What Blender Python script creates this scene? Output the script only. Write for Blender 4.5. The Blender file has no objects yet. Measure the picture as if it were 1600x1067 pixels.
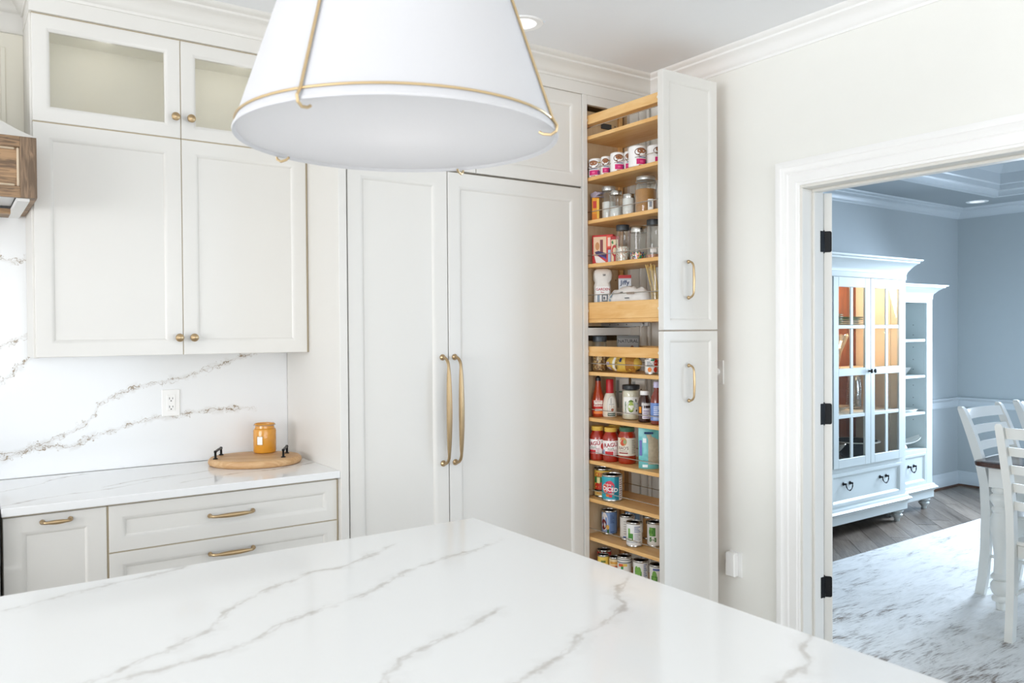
import bpy, bmesh, math, random
from mathutils import Vector, Matrix
from math import sin, cos, pi, radians, atan2, hypot
random.seed(7)
S = bpy.context.scene
COL = S.collection

# ------------------------------------------------------------------ camera
cam_d = bpy.data.cameras.new('camera')
cam = bpy.data.objects.new('camera', cam_d)
COL.objects.link(cam)
YAW, PITCH, ROLL = 0.614602, 0.0135712, -0.0066994
F0 = Vector((sin(YAW), cos(YAW), 0)); R0 = Vector((cos(YAW), -sin(YAW), 0)); U0 = Vector((0, 0, 1))
F1 = F0*cos(PITCH) - U0*sin(PITCH); U1 = U0*cos(PITCH) + F0*sin(PITCH)
R2 = R0*cos(ROLL) + U1*sin(ROLL); U2 = U1*cos(ROLL) - R0*sin(ROLL)
mw = Matrix((R2, U2, -F1)).transposed().to_4x4()
mw.translation = Vector((0, 0, 1.467))
cam.matrix_world = mw
cam_d.sensor_width = 36.0
cam_d.lens = 28.234
cam_d.clip_start = 0.05
cam_d.dof.use_dof = True
cam_d.dof.focus_distance = 4.1
cam_d.dof.aperture_fstop = 6.3
S.camera = cam

# ------------------------------------------------------------------ world, lights, exposure
w = bpy.data.worlds.new('daylight')
S.world = w
w.use_nodes = True
bg = w.node_tree.nodes['Background']
bg.inputs[0].default_value = (0.80, 0.90, 1.0, 1)
bg.inputs[1].default_value = 1.2

def area(name, loc, direction, sx, sy, power, col):
    d = bpy.data.lights.new(name, 'AREA')
    d.shape = 'RECTANGLE'; d.size = sx; d.size_y = sy; d.energy = power; d.color = col
    o = bpy.data.objects.new(name, d); COL.objects.link(o)
    o.location = loc
    o.rotation_euler = Vector(direction).to_track_quat('-Z', 'Y').to_euler()
    return o
# daylight through the windows of the two rooms, plus an added dining fill
area('daylight_left', (-4.96, 0.1, 1.6), (1, 0, 0.35), 3.9, 1.7, 175, (0.974, 0.974, 1.0))
area('daylight_front', (-0.3, -4.82, 1.55), (0, 1, 0.35), 4.9, 1.9, 102, (0.982, 0.982, 1.0))
area('daylight_dining', (7.62, 2.63, 1.45), (-1, 0, -0.50), 0.74, 1.4, 90, (0.66, 0.81, 1.0)).data.spread = radians(128)
area('ambient_fill_dining_front', (5.9, -1.42, 1.45), (0, 1, -0.30), 1.9, 1.4, 74, (0.66, 0.81, 1.0))  # soft ambient fill added from an unseen side of the dining room

vs = S.view_settings
vs.view_transform = 'Standard'
vs.look = 'None'
vs.exposure = 0.1
vs.gamma = 1.0
vs.use_curve_mapping = False
try:
    S.cycles.use_denoising = True
    S.cycles.max_bounces = 10
    S.cycles.diffuse_bounces = 7
    S.cycles.transparent_max_bounces = 16
    S.cycles.caustics_reflective = False
    S.cycles.caustics_refractive = False
    S.cycles.sample_clamp_indirect = 6.0
except Exception:
    pass

# ------------------------------------------------------------------ materials
def hx(h):
    h = h.lstrip('#')
    def l(c):
        c = c/255
        return c/12.92 if c <= 0.04045 else ((c+0.055)/1.055)**2.4
    return tuple(l(int(h[i:i+2], 16)) for i in (0, 2, 4))

MATS = {}
def mat(name, col, rough=0.5, metal=0.0, vary=0.03, vscale=14, bump=0.0, bscale=60, spec=0.5, trans=0.0, emit=0.0, coat=0.0, sub=0.0):
    if name in MATS: return MATS[name]
    if isinstance(col, str): col = hx(col)
    m = bpy.data.materials.new(name); m.use_nodes = True
    nt = m.node_tree; b = nt.nodes['Principled BSDF']
    b.inputs['Roughness'].default_value = rough
    b.inputs['Metallic'].default_value = metal
    b.inputs['Specular IOR Level'].default_value = spec
    b.inputs['Transmission Weight'].default_value = trans
    b.inputs['Coat Weight'].default_value = coat
    if sub:
        b.inputs['Subsurface Weight'].default_value = sub
        b.inputs['Subsurface Radius'].default_value = (0.02, 0.02, 0.02)
    tc = nt.nodes.new('ShaderNodeTexCoord')
    nz = nt.nodes.new('ShaderNodeTexNoise'); nz.inputs['Scale'].default_value = vscale; nz.inputs['Detail'].default_value = 4
    nt.links.new(tc.outputs['Object'], nz.inputs['Vector'])
    mx = nt.nodes.new('ShaderNodeMix'); mx.data_type = 'RGBA'
    mx.inputs[6].default_value = tuple(max(0, c*(1-vary)) for c in col)+(1,)
    mx.inputs[7].default_value = tuple(min(1, c*(1+vary)) for c in col)+(1,)
    nt.links.new(nz.outputs['Fac'], mx.inputs[0])
    nt.links.new(mx.outputs[2], b.inputs['Base Color'])
    if emit:
        b.inputs['Emission Color'].default_value = col+(1,)
        b.inputs['Emission Strength'].default_value = emit
    if bump:
        n2 = nt.nodes.new('ShaderNodeTexNoise'); n2.inputs['Scale'].default_value = bscale; n2.inputs['Detail'].default_value = 3
        nt.links.new(tc.outputs['Object'], n2.inputs['Vector'])
        bp = nt.nodes.new('ShaderNodeBump'); bp.inputs['Strength'].default_value = bump; bp.inputs['Distance'].default_value = 0.004
        nt.links.new(n2.outputs['Fac'], bp.inputs['Height']); nt.links.new(bp.outputs['Normal'], b.inputs['Normal'])
    MATS[name] = m
    return m

def glass(name, tint=(1, 1, 1), refl=0.10, rough=0.02, lo=None, hi=None):
    """thin clear glass: mostly see-through with a glossy sheen that grows at grazing angles"""
    if name in MATS: return MATS[name]
    m = bpy.data.materials.new(name); m.use_nodes = True
    nt = m.node_tree; nt.nodes.clear()
    out = nt.nodes.new('ShaderNodeOutputMaterial')
    tr = nt.nodes.new('ShaderNodeBsdfTransparent'); tr.inputs[0].default_value = tuple(tint)+(1,)
    gl = nt.nodes.new('ShaderNodeBsdfGlossy'); gl.inputs['Roughness'].default_value = rough
    fr = nt.nodes.new('ShaderNodeLayerWeight'); fr.inputs[0].default_value = 0.25
    mr = nt.nodes.new('ShaderNodeMapRange'); mr.inputs[3].default_value = refl*0.4 if lo is None else lo; mr.inputs[4].default_value = refl*6 if hi is None else hi
    nt.links.new(fr.outputs['Facing'], mr.inputs[0])
    ms = nt.nodes.new('ShaderNodeMixShader')
    nt.links.new(mr.outputs[0], ms.inputs[0]); nt.links.new(tr.outputs[0], ms.inputs[1]); nt.links.new(gl.outputs[0], ms.inputs[2])
    nt.links.new(ms.outputs[0], out.inputs[0])
    MATS[name] = m
    return m

def wood(name, c1, c2, scale=(1, 1, 1), rough=0.45, grain=26, dist=3.0, bump=0.08, lo=0.7, hi=1.3):
    """stretched noise and wave grain; scale squeezes the axis the grain runs along"""
    if name in MATS: return MATS[name]
    if isinstance(c1, str): c1 = hx(c1)
    if isinstance(c2, str): c2 = hx(c2)
    m = bpy.data.materials.new(name); m.use_nodes = True
    nt = m.node_tree; b = nt.nodes['Principled BSDF']; b.inputs['Roughness'].default_value = rough
    tc = nt.nodes.new('ShaderNodeTexCoord'); mp = nt.nodes.new('ShaderNodeMapping')
    mp.inputs['Scale'].default_value = scale
    oi = nt.nodes.new('ShaderNodeObjectInfo')
    nt.links.new(tc.outputs['Object'], mp.inputs[0])
    add = nt.nodes.new('ShaderNodeVectorMath'); add.operation = 'MULTIPLY_ADD'
    nt.links.new(oi.outputs['Random'], add.inputs[0]); add.inputs[1].default_value = (9, 7, 11); nt.links.new(mp.outputs[0], add.inputs[2])
    nz = nt.nodes.new('ShaderNodeTexNoise'); nz.inputs['Scale'].default_value = grain; nz.inputs['Detail'].default_value = 7; nz.inputs['Distortion'].default_value = dist
    nt.links.new(add.outputs[0], nz.inputs['Vector'])
    n2 = nt.nodes.new('ShaderNodeTexNoise'); n2.inputs['Scale'].default_value = grain*0.2; n2.inputs['Detail'].default_value = 2
    nt.links.new(add.outputs[0], n2.inputs['Vector'])
    ad = nt.nodes.new('ShaderNodeMath'); ad.operation = 'ADD'
    nt.links.new(nz.outputs['Fac'], ad.inputs[0]); nt.links.new(n2.outputs['Fac'], ad.inputs[1])
    mr = nt.nodes.new('ShaderNodeMapRange'); mr.inputs[1].default_value = lo; mr.inputs[2].default_value = hi
    nt.links.new(ad.outputs[0], mr.inputs[0])
    mx = nt.nodes.new('ShaderNodeMix'); mx.data_type = 'RGBA'
    mx.inputs[6].default_value = c1+(1,); mx.inputs[7].default_value = c2+(1,)
    nt.links.new(mr.outputs[0], mx.inputs[0]); nt.links.new(mx.outputs[2], b.inputs['Base Color'])
    bp = nt.nodes.new('ShaderNodeBump'); bp.inputs['Strength'].default_value = bump; bp.inputs['Distance'].default_value = 0.002
    nt.links.new(nz.outputs['Fac'], bp.inputs['Height']); nt.links.new(bp.outputs['Normal'], b.inputs['Normal'])
    MATS[name] = m
    return m

def speckle(name, base, spots, scale=90, rough=0.4, thresh=0.6):
    """small grains or printed dots of several colours (cell noise)"""
    if name in MATS: return MATS[name]
    m = bpy.data.materials.new(name); m.use_nodes = True
    nt = m.node_tree; b = nt.nodes['Principled BSDF']; b.inputs['Roughness'].default_value = rough
    tc = nt.nodes.new('ShaderNodeTexCoord')
    vo = nt.nodes.new('ShaderNodeTexVoronoi'); vo.inputs['Scale'].default_value = scale
    nt.links.new(tc.outputs['Object'], vo.inputs['Vector'])
    sp = nt.nodes.new('ShaderNodeSeparateColor'); nt.links.new(vo.outputs['Color'], sp.inputs[0])
    cr = nt.nodes.new('ShaderNodeValToRGB'); cr.color_ramp.interpolation = 'CONSTANT'
    els = cr.color_ramp.elements
    els[0].position = 0; els[0].color = hx(base)+(1,)
    els[1].position = thresh; els[1].color = hx(spots[0])+(1,)
    for i, s in enumerate(spots[1:]):
        e = els.new(thresh+(1-thresh)*(i+1)/len(spots)); e.color = hx(s)+(1,)
    nt.links.new(sp.outputs[0], cr.inputs[0]); nt.links.new(cr.outputs[0], b.inputs['Base Color'])
    MATS[name] = m
    return m

def quartz(name, base, veincol, veins, plane, origin, rough=0.12, width=0.0035, warp=0.03, soft=0.02, strength=0.8, fine=30, pmin=0.38):
    """white quartz with named veins: each vein is a polyline in the slab's own plane, broken up and wiggled by noise"""
    m = bpy.data.materials.new(name); m.use_nodes = True
    nt = m.node_tree; L = nt.links.new; N = nt.nodes.new
    b = nt.nodes['Principled BSDF']; b.inputs['Roughness'].default_value = rough
    tc0 = N('ShaderNodeTexCoord'); mp0 = N('ShaderNodeMapping'); mp0.inputs['Location'].default_value = origin; L(tc0.outputs['Object'], mp0.inputs[0])
    P0 = mp0.outputs[0]; sx = N('ShaderNodeSeparateXYZ'); L(P0, sx.inputs[0])
    ua, va = {'xz': ('X', 'Z'), 'xy': ('X', 'Y')}[plane]
    def M(op, a, bb=None, c=None, clamp=False):
        n = N('ShaderNodeMath'); n.operation = op; n.use_clamp = clamp
        for i, x in enumerate((a, bb, c)):
            if x is None: continue
            if isinstance(x, (int, float)): n.inputs[i].default_value = x
            else: L(x, n.inputs[i])
        return n.outputs[0]
    def noise(scale, detail, off):
        mp = N('ShaderNodeMapping'); mp.inputs['Location'].default_value = (off, off*1.7, -off)
        L(P0, mp.inputs[0])
        n = N('ShaderNodeTexNoise'); n.inputs['Scale'].default_value = scale; n.inputs['Detail'].default_value = detail
        L(mp.outputs[0], n.inputs['Vector']); return n.outputs['Fac']
    U, V = sx.outputs[ua], sx.outputs[va]
    na, nb, nc = noise(fine*0.5, 3, 3.1), noise(fine*1.6, 3, 8.7), noise(fine*0.7, 3, 15.2)
    patch = noise(fine*0.55, 3, 5.5)
    wigA = M('ADD', M('MULTIPLY', M('SUBTRACT', na, 0.5), warp*2.2), M('MULTIPLY', M('SUBTRACT', nb, 0.5), warp*0.9))
    wigB = M('ADD', M('MULTIPLY', M('SUBTRACT', nc, 0.5), warp*2.6), M('MULTIPLY', M('SUBTRACT', nb, 0.5), -warp*1.2))
    pm = N('ShaderNodeMapRange'); pm.inputs[1].default_value = 0.36; pm.inputs[2].default_value = 0.62; L(patch, pm.inputs[0])
    pa = M('MULTIPLY_ADD', pm.outputs[0], 1-pmin, pmin); wid = M('MULTIPLY_ADD', pm.outputs[0], -1.0, 1.5)
    total = None
    for pts in veins:
        p0, p1 = Vector(pts[0]), Vector(pts[-1]); d = p1-p0; Ln = d.length; d /= Ln; n = Vector((-d.y, d.x))
        ts = [((Vector(p)-p0).dot(d))/Ln for p in pts]; os_ = [(Vector(p)-p0).dot(n) for p in pts]
        lo, hi = min(os_), max(os_)+1e-4
        t = M('ADD', M('MULTIPLY', U, d.x/Ln), M('MULTIPLY_ADD', V, d.y/Ln, -(p0.dot(d))/Ln))
        o = M('ADD', M('MULTIPLY', U, n.x), M('MULTIPLY_ADD', V, n.y, -p0.dot(n)))
        fc = N('ShaderNodeFloatCurve'); cv = fc.mapping.curves[0]
        cv.points[0].location = (0, (os_[0]-lo)/(hi-lo)); cv.points[1].location = (1, (os_[-1]-lo)/(hi-lo))
        for a, q in list(zip(ts, os_))[1:-1]:
            cv.points.new(min(0.999, max(0.001, a)), (q-lo)/(hi-lo))
        fc.mapping.update()
        L(t, fc.inputs['Value'])
        dd = M('SUBTRACT', o, M('MULTIPLY_ADD', fc.outputs[0], hi-lo, lo))
        ins = None
        for wig, wd, st in ((wigA, width, 1.0), (wigB, width*0.7, 0.75), (None, soft, 0.22)):
            x = M('MULTIPLY', M('ABSOLUTE', M('ADD', dd, wig) if wig is not None else dd), wid)
            mr = N('ShaderNodeMapRange'); mr.interpolation_type = 'SMOOTHSTEP'
            mr.inputs[1].default_value = 0; mr.inputs[2].default_value = wd; mr.inputs[3].default_value = st; mr.inputs[4].default_value = 0
            L(x, mr.inputs[0])
            ins = mr.outputs[0] if ins is None else M('MAXIMUM', ins, mr.outputs[0])
        e0 = N('ShaderNodeMapRange'); e0.inputs[1].default_value = -0.01; e0.inputs[2].default_value = 0.03; L(t, e0.inputs[0])
        e1 = N('ShaderNodeMapRange'); e1.inputs[1].default_value = 1.01; e1.inputs[2].default_value = 0.93; L(t, e1.inputs[0])
        ins = M('MULTIPLY', ins, M('MULTIPLY', e0.outputs[0], e1.outputs[0]))
        total = ins if total is None else M('MAXIMUM', total, ins)
    fac = M('MULTIPLY', M('MULTIPLY', total, pa), strength, None, True)
    mx = N('ShaderNodeMix'); mx.data_type = 'RGBA'
    mx.inputs[6].default_value = hx(base)+(1,); mx.inputs[7].default_value = hx(veincol)+(1,)
    L(fac, mx.inputs[0]); L(mx.outputs[2], b.inputs['Base Color'])
    MATS[name] = m
    return m

# ------------------------------------------------------------------ mesh helpers
class MB:
    def __init__(s): s.v = []; s.f = []; s.m = []
    def add(s, vs, fs, mi=0):
        o = len(s.v); s.v += [tuple(p) for p in vs]
        s.f += [tuple(i+o for i in f) for f in fs]; s.m += [mi]*len(fs); return s
    def box(s, x0, x1, y0, y1, z0, z1, c=0.0, mi=0):
        if c <= 0:
            vs = [(x, y, z) for x in (x0, x1) for y in (y0, y1) for z in (z0, z1)]
            return s.add(vs, [(0, 1, 3, 2), (4, 6, 7, 5), (0, 4, 5, 1), (2, 3, 7, 6), (0, 2, 6, 4), (1, 5, 7, 3)], mi)
        c = min(c, (x1-x0)*0.45, (y1-y0)*0.45, (z1-z0)*0.45)
        X, Y, Z = (x0, x1), (y0, y1), (z0, z1); I = (1, -1); vs = []; ix = {}
        for i in (0, 1):
            for j in (0, 1):
                for k in (0, 1):
                    for a in range(3):
                        q = [X[i], Y[j], Z[k]]
                        for bx, val in enumerate((i, j, k)):
                            if bx != a: q[bx] += I[val]*c
                        ix[(i, j, k, a)] = len(vs); vs.append(tuple(q))
        fs = []
        for a in range(3):
            o1, o2 = [q for q in range(3) if q != a]
            for e in (0, 1):
                f = []
                for p, q in ((0, 0), (1, 0), (1, 1), (0, 1)):
                    t = [0, 0, 0]; t[a] = e; t[o1] = p; t[o2] = q; f.append(ix[(*t, a)])
                fs.append(tuple(f))
            for p in (0, 1):
                for q in (0, 1):
                    t0 = [0, 0, 0]; t1 = [0, 0, 0]; t0[a] = 0; t1[a] = 1
                    t0[o1] = t1[o1] = p; t0[o2] = t1[o2] = q
                    fs.append((ix[(*t0, o1)], ix[(*t1, o1)], ix[(*t1, o2)], ix[(*t0, o2)]))
        for i in (0, 1):
            for j in (0, 1):
                for k in (0, 1): fs.append(tuple(ix[(i, j, k, a)] for a in range(3)))
        return s.add(vs, fs, mi)
    def loft(s, rings, mi=0, cap0=True, cap1=True, closed=True):
        n = len(rings[0]); vs = [p for r in rings for p in r]; fs = []
        for a in range(len(rings)-1):
            for i in range(n if closed else n-1):
                j = (i+1) % n
                fs.append((a*n+i, a*n+j, (a+1)*n+j, (a+1)*n+i))
        if cap0 and closed: fs.append(tuple(range(n)))
        if cap1 and closed: fs.append(tuple(range((len(rings)-1)*n, len(rings)*n)))
        return s.add(vs, fs, mi)
    def lathe(s, prof, n=24, c=(0, 0, 0), mi=0, cap0=True, cap1=True, sx=1.0, sy=1.0, axis='z'):
        rings = []
        for r, z in prof:
            ring = []
            for i in range(n):
                a = 2*pi*i/n; p = (r*cos(a)*sx, r*sin(a)*sy, z)
                if axis == 'y': p = (p[0], z, p[1])
                if axis == 'x': p = (z, p[0], p[1])
                ring.append((p[0]+c[0], p[1]+c[1], p[2]+c[2]))
            rings.append(ring)
        return s.loft(rings, mi, cap0 and prof[0][0] > 1e-6, cap1 and prof[-1][0] > 1e-6)
    def tube(s, path, r, n=8, mi=0, closed=False, ry=None):
        P = [Vector(p) for p in path]; m = len(P); rs = r if isinstance(r, (list, tuple)) else [r]*m
        rings = []; up = None
        for i in range(m):
            if closed: t = (P[(i+1) % m]-P[i-1]).normalized()
            else: t = (P[min(i+1, m-1)]-P[max(i-1, 0)]).normalized()
            if up is None:
                up = Vector((0, 0, 1)) if abs(t.z) < 0.9 else Vector((1, 0, 0))
            up = (up - t*up.dot(t)).normalized(); sd = t.cross(up)
            rings.append([tuple(P[i]+sd*(cos(2*pi*k/n)*rs[i])+up*(sin(2*pi*k/n)*(rs[i] if ry is None else ry))) for k in range(n)])
        if closed: rings.append(rings[0])
        return s.loft(rings, mi, not closed, not closed)
    def prism(s, poly, fmap, h0, h1, mi=0):
        n = len(poly); a = [fmap(p, h0) for p in poly]; b = [fmap(p, h1) for p in poly]
        return s.loft([a, b], mi)
    def sweep(s, path, prof, fmap, closed=False, mi=0, trim=None):
        """profile points (offset to the right of travel, height) carried along a 2-D path with mitred corners"""
        P = [Vector(p) for p in path]; n = len(P)
        def off(i, o):
            if closed: a, b, c = P[i-1], P[i], P[(i+1) % n]
            else: a, b, c = P[max(i-1, 0)], P[i], P[min(i+1, n-1)]
            d1 = (b-a) if (b-a).length > 1e-9 else (c-b); d2 = (c-b) if (c-b).length > 1e-9 else d1
            d1 = d1.normalized(); d2 = d2.normalized()
            n1 = Vector((d1.y, -d1.x)); n2 = Vector((d2.y, -d2.x)); k = n1+n2
            return b + k*(o*2/k.dot(k)) if k.length > 1e-6 else b+n1*o
        idx = range(n) if trim is None else trim
        rings = [[fmap(off(i, o), h) for o, h in prof] for i in idx]
        if closed: rings.append(rings[0])
        return s.loft(rings, mi, not closed, not closed)
    def door(s, x0, x1, z0, z1, yf, t=0.02, w=0.055, hole=False, mi=0, bead=0.012, dep=0.008):
        """framed door facing -Y: square frame, moulded inner edge, flat recessed field (or an opening)"""
        def ring(i, y): return [(x0+i, y, z0+i), (x1-i, y, z0+i), (x1-i, y, z1-i), (x0+i, y, z1-i)]
        rr = [ring(0, yf+t), ring(0, yf+.0015), ring(.0015, yf), ring(w-.003, yf), ring(w, yf+.0012), ring(w+bead*.35, yf+dep*.35), ring(w+bead*.8, yf+dep*.8), ring(w+bead, yf+dep)]
        if hole:
            rr += [ring(w+bead, yf+t), ring(0, yf+t)]
            return s.loft(rr, mi, False, False)
        rr += [ring(w+bead+.001, yf+dep+.002)]
        return s.loft(rr, mi, True, True)
    def text(s, body, size, place, mi=0, sxx=1.0, bold=0.02):
        vs, fs = text_geo(body, bold)
        return s.add([place(x*size*sxx, y*size) for x, y in vs], fs, mi)
    def text_cyl(s, body, size, th, z, r, mi=0, sxx=1.0, c=(0, 0), bold=0.02, tilt=0.0):
        def pl(x, y):
            x, y = x*cos(tilt)-y*sin(tilt), x*sin(tilt)+y*cos(tilt)
            a = th + x/r
            return (c[0]+r*cos(a), c[1]+r*sin(a), z+y)
        return s.text(body, size, pl, mi, sxx, bold)
    def patch(s, r, th0, th1, z0, z1, mi=0, n=None, c=(0, 0), curve=None):
        n = n or max(2, int(abs(th1-th0)/0.18)+1); a = []; b = []
        for i in range(n+1):
            t = th0+(th1-th0)*i/n
            a.append((c[0]+r*cos(t), c[1]+r*sin(t), z0)); b.append((c[0]+r*cos(t), c[1]+r*sin(t), z1))
        return s.loft([a, b], mi, closed=False)
    def disc_cyl(s, r, th, z, rx, rz, mi=0, n=18):
        vs = [(r*cos(th), r*sin(th), z)]
        for i in range(n):
            a = 2*pi*i/n; t = th + rx*cos(a)/r
            vs.append((r*cos(t), r*sin(t), z+rz*sin(a)))
        return s.add(vs, [(0, 1+i, 1+(i+1) % n) for i in range(n)], mi)

_TXT = {}
def text_geo(body, bold=0.02):
    k = (body, bold)
    if k in _TXT: return _TXT[k]
    cu = bpy.data.curves.new('t', 'FONT'); cu.body = body; cu.size = 1; cu.align_x = 'CENTER'; cu.align_y = 'CENTER'
    cu.resolution_u = 3; cu.offset = bold; cu.fill_mode = 'FRONT'
    o = bpy.data.objects.new('t', cu); COL.objects.link(o)
    dg = bpy.context.evaluated_depsgraph_get()
    me = o.evaluated_get(dg).to_mesh()
    r = ([(v.co.x, v.co.y) for v in me.vertices], [tuple(p.vertices) for p in me.polygons])
    bpy.data.objects.remove(o); bpy.data.curves.remove(cu)
    _TXT[k] = r
    return r

OFF = {}
def mesh_obj(name, mb, mats, off=(0, 0, 0), smooth=35):
    me = bpy.data.meshes.new(name)
    me.from_pydata([(x-off[0], y-off[1], z-off[2]) for x, y, z in mb.v], [], mb.f)
    if not isinstance(mats, (list, tuple)): mats = [mats]
    for m in mats: me.materials.append(m)
    me.polygons.foreach_set('material_index', [min(i, len(mats)-1) for i in mb.m])
    bm = bmesh.new(); bm.from_mesh(me); bmesh.ops.recalc_face_normals(bm, faces=bm.faces); bm.to_mesh(me); bm.free()
    if smooth:
        me.polygons.foreach_set('use_smooth', [True]*len(me.polygons))
        try: me.set_sharp_from_angle(angle=radians(smooth))
        except Exception: pass
    o = bpy.data.objects.new(name, me); COL.objects.link(o)
    return o
def struct(name, mb, mats, smooth=35):
    o = mesh_obj(name, mb, mats, smooth=smooth); o['kind'] = 'structure'; OFF[o.name] = (0, 0, 0); return o
def root(name, label, cat, loc=(0, 0, 0), rz=0.0, group=None, world=False):
    o = bpy.data.objects.new(name, None); COL.objects.link(o); o.empty_display_size = 0.05
    o.location = loc; o.rotation_euler = (0, 0, rz); o['label'] = label; o['category'] = cat
    if group: o['group'] = group
    OFF[o.name] = tuple(loc) if world else (0, 0, 0)
    return o
def part(name, mb, mats, parent, label=None, smooth=35, kind=None):
    o = mesh_obj(name, mb, mats, OFF[parent.name], smooth); o.parent = parent; OFF[o.name] = OFF[parent.name]
    if label: o['label'] = label
    if kind: o['kind'] = kind
    return o
def single(name, mb, mats, label, cat, group=None, smooth=35):
    xs, ys, zs = zip(*mb.v); off = ((min(xs)+max(xs))/2, (min(ys)+max(ys))/2, min(zs))
    o = mesh_obj(name, mb, mats, off, smooth); o.location = off; o['label'] = label; o['category'] = cat; OFF[o.name] = off
    if group: o['group'] = group
    return o
def copy_tree(o, parent=None):
    c = o.copy(); COL.objects.link(c)
    if parent: c.parent = parent
    for ch in list(o.children): copy_tree(ch, c)
    return c
XY = lambda p, h: (p[0], p[1], h)

# shared materials
PAINT = mat('cabinet_paint', '#E2E0DB', 0.38, vary=0.008, vscale=3)
PAINT_IN = mat('cabinet_interior_paint', '#D9D3C4', 0.5, vary=0.01)
WALLP = mat('wall_paint', '#F4F4EF', 0.75, vary=0.008, bump=0.03, bscale=220)
CEILP = mat('ceiling_paint', '#F4F6F9', 0.8, vary=0.006)
TRIM = mat('trim_paint', '#FBFBFA', 0.35, vary=0.005)
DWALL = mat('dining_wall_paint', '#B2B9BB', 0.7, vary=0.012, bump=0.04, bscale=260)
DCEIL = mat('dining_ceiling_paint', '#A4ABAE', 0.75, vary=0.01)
BRASS = mat('brushed_brass', '#BCA37F', 0.30, 1.0, vary=0.05, vscale=60)
BLACK = mat('black_metal', '#16171A', 0.38, 0.6, vary=0.1)
CHROME = mat('chrome_wire', '#C9C8C4', 0.22, 1.0, vary=0.03)
STEEL = mat('galvanised_steel', '#B9BDC0', 0.35, 0.9, vary=0.08)
DARKGAP = mat('dark_recess', '#2A241E', 0.8)
MAPLE = wood('maple_wood', '#F0C78A', '#DCA45C', (3.5, 0.5, 3.5), 0.42, 12, 1.0, 0.03)
MAPLE_S = wood('maple_shelf_board', '#C9AE8A', '#B09470', (3.5, .5, 3.5), .28, 10, .8, .02)
MAPLE_V = wood('maple_veneer', '#DCC6A4', '#C9AC82', (3, 3, 0.4), 0.5, 10, 0.8, 0.03)
OAK_V = wood('stained_oak_stile', '#65523F', '#977C62', (6, 6, 0.6), 0.5, 14, 2.0, 0.2, .78, 1.12)
OAK_H = wood('stained_oak_rail', '#6A543F', '#AC8A66', (0.5, 6, 6), 0.5, 16, 2.0, 0.2, .78, 1.10)
WHITEPL = mat('white_plastic', '#F4F4F2', 0.35, vary=0.005)

# ------------------------------------------------------------------ kitchen shell
CZ = 2.755                      # kitchen ceiling
struct('floor', MB().box(-5.14, 3.14, -5.0, 3.75, -0.06, 0.0), wood('kitchen_oak_floor', '#DAD6D0', '#C6C1BA', (4, .5, 1), .35))
cm = MB()
LX, LY = 1.995, 2.735           # recessed light hole
for bx in ((-5.14, LX-.07, -5.0, 3.75), (LX+.07, 3.14, -5.0, 3.75), (LX-.07, LX+.07, -5.0, LY-.07), (LX-.07, LX+.07, LY+.07, 3.75)):
    cm.box(*bx, CZ, CZ+.12)
struct('ceiling', cm, CEILP)
struct('wall_back', MB().box(-5.14, 3.14, 3.61, 3.75, 0, CZ), WALLP)
OY0, OY1, OZ = 0.50, 2.10, 2.079     # doorway to the dining room
wr = MB().box(3.0, 3.14, OY1, 3.61, 0, CZ).box(3.0, 3.14, -5.0, OY0, 0, CZ).box(3.0, 3.14, OY0, OY1, OZ, CZ)
struct('wall_right', wr, WALLP)
wl = MB().box(-5.14, -5.0, -5.0, -1.9, 0, CZ).box(-5.14, -5.0, 2.1, 3.61, 0, CZ).box(-5.14, -5.0, -1.9, 2.1, 0, .72).box(-5.14, -5.0, -1.9, 2.1, 2.48, CZ)
struct('wall_left', wl, WALLP)
wf = MB().box(-5.0, -2.8, -5.0, -4.86, 0, CZ).box(2.2, 3.0, -5.0, -4.86, 0, CZ).box(-2.8, 2.2, -5.0, -4.86, 0, .55).box(-2.8, 2.2, -5.0, -4.86, 2.52, CZ)
struct('wall_front', wf, WALLP)
def window_frame(name, horiz, a0, a1, z0, z1, d0, d1, n):
    mb = MB()
    def bx(p, q, r, t, cc=.004):
        mb.box(p, q, d0, d1, r, t, cc) if horiz else mb.box(d0, d1, p, q, r, t, cc)
    bx(a0, a1, z0, z0+.06); bx(a0, a1, z1-.06, z1); bx(a0, a0+.06, z0+.06, z1-.06); bx(a1-.06, a1, z0+.06, z1-.06)
    for i in range(1, n):
        c = a0+(a1-a0)*i/n; bx(c-.025, c+.025, z0+.06, z1-.06)
    o = struct(name, mb, TRIM); dm = (d0+d1)/2
    for i in range(n):
        p, q = a0+(a1-a0)*i/n+.026, a0+(a1-a0)*(i+1)/n-.026
        pm_ = MB().box(p, q, dm-.003, dm+.003, z0+.061, z1-.061) if horiz else MB().box(dm-.003, dm+.003, p, q, z0+.061, z1-.061)
        part('pane', pm_, glass('window_glass', (.98, .99, 1.0), .08, .01), o)
    return o
window_frame('window_1', False, -1.9, 2.1, .72, 2.48, -5.12, -5.04, 4)
window_frame('window_2', True, -2.8, 2.2, .55, 2.52, -4.98, -4.92, 5)

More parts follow.
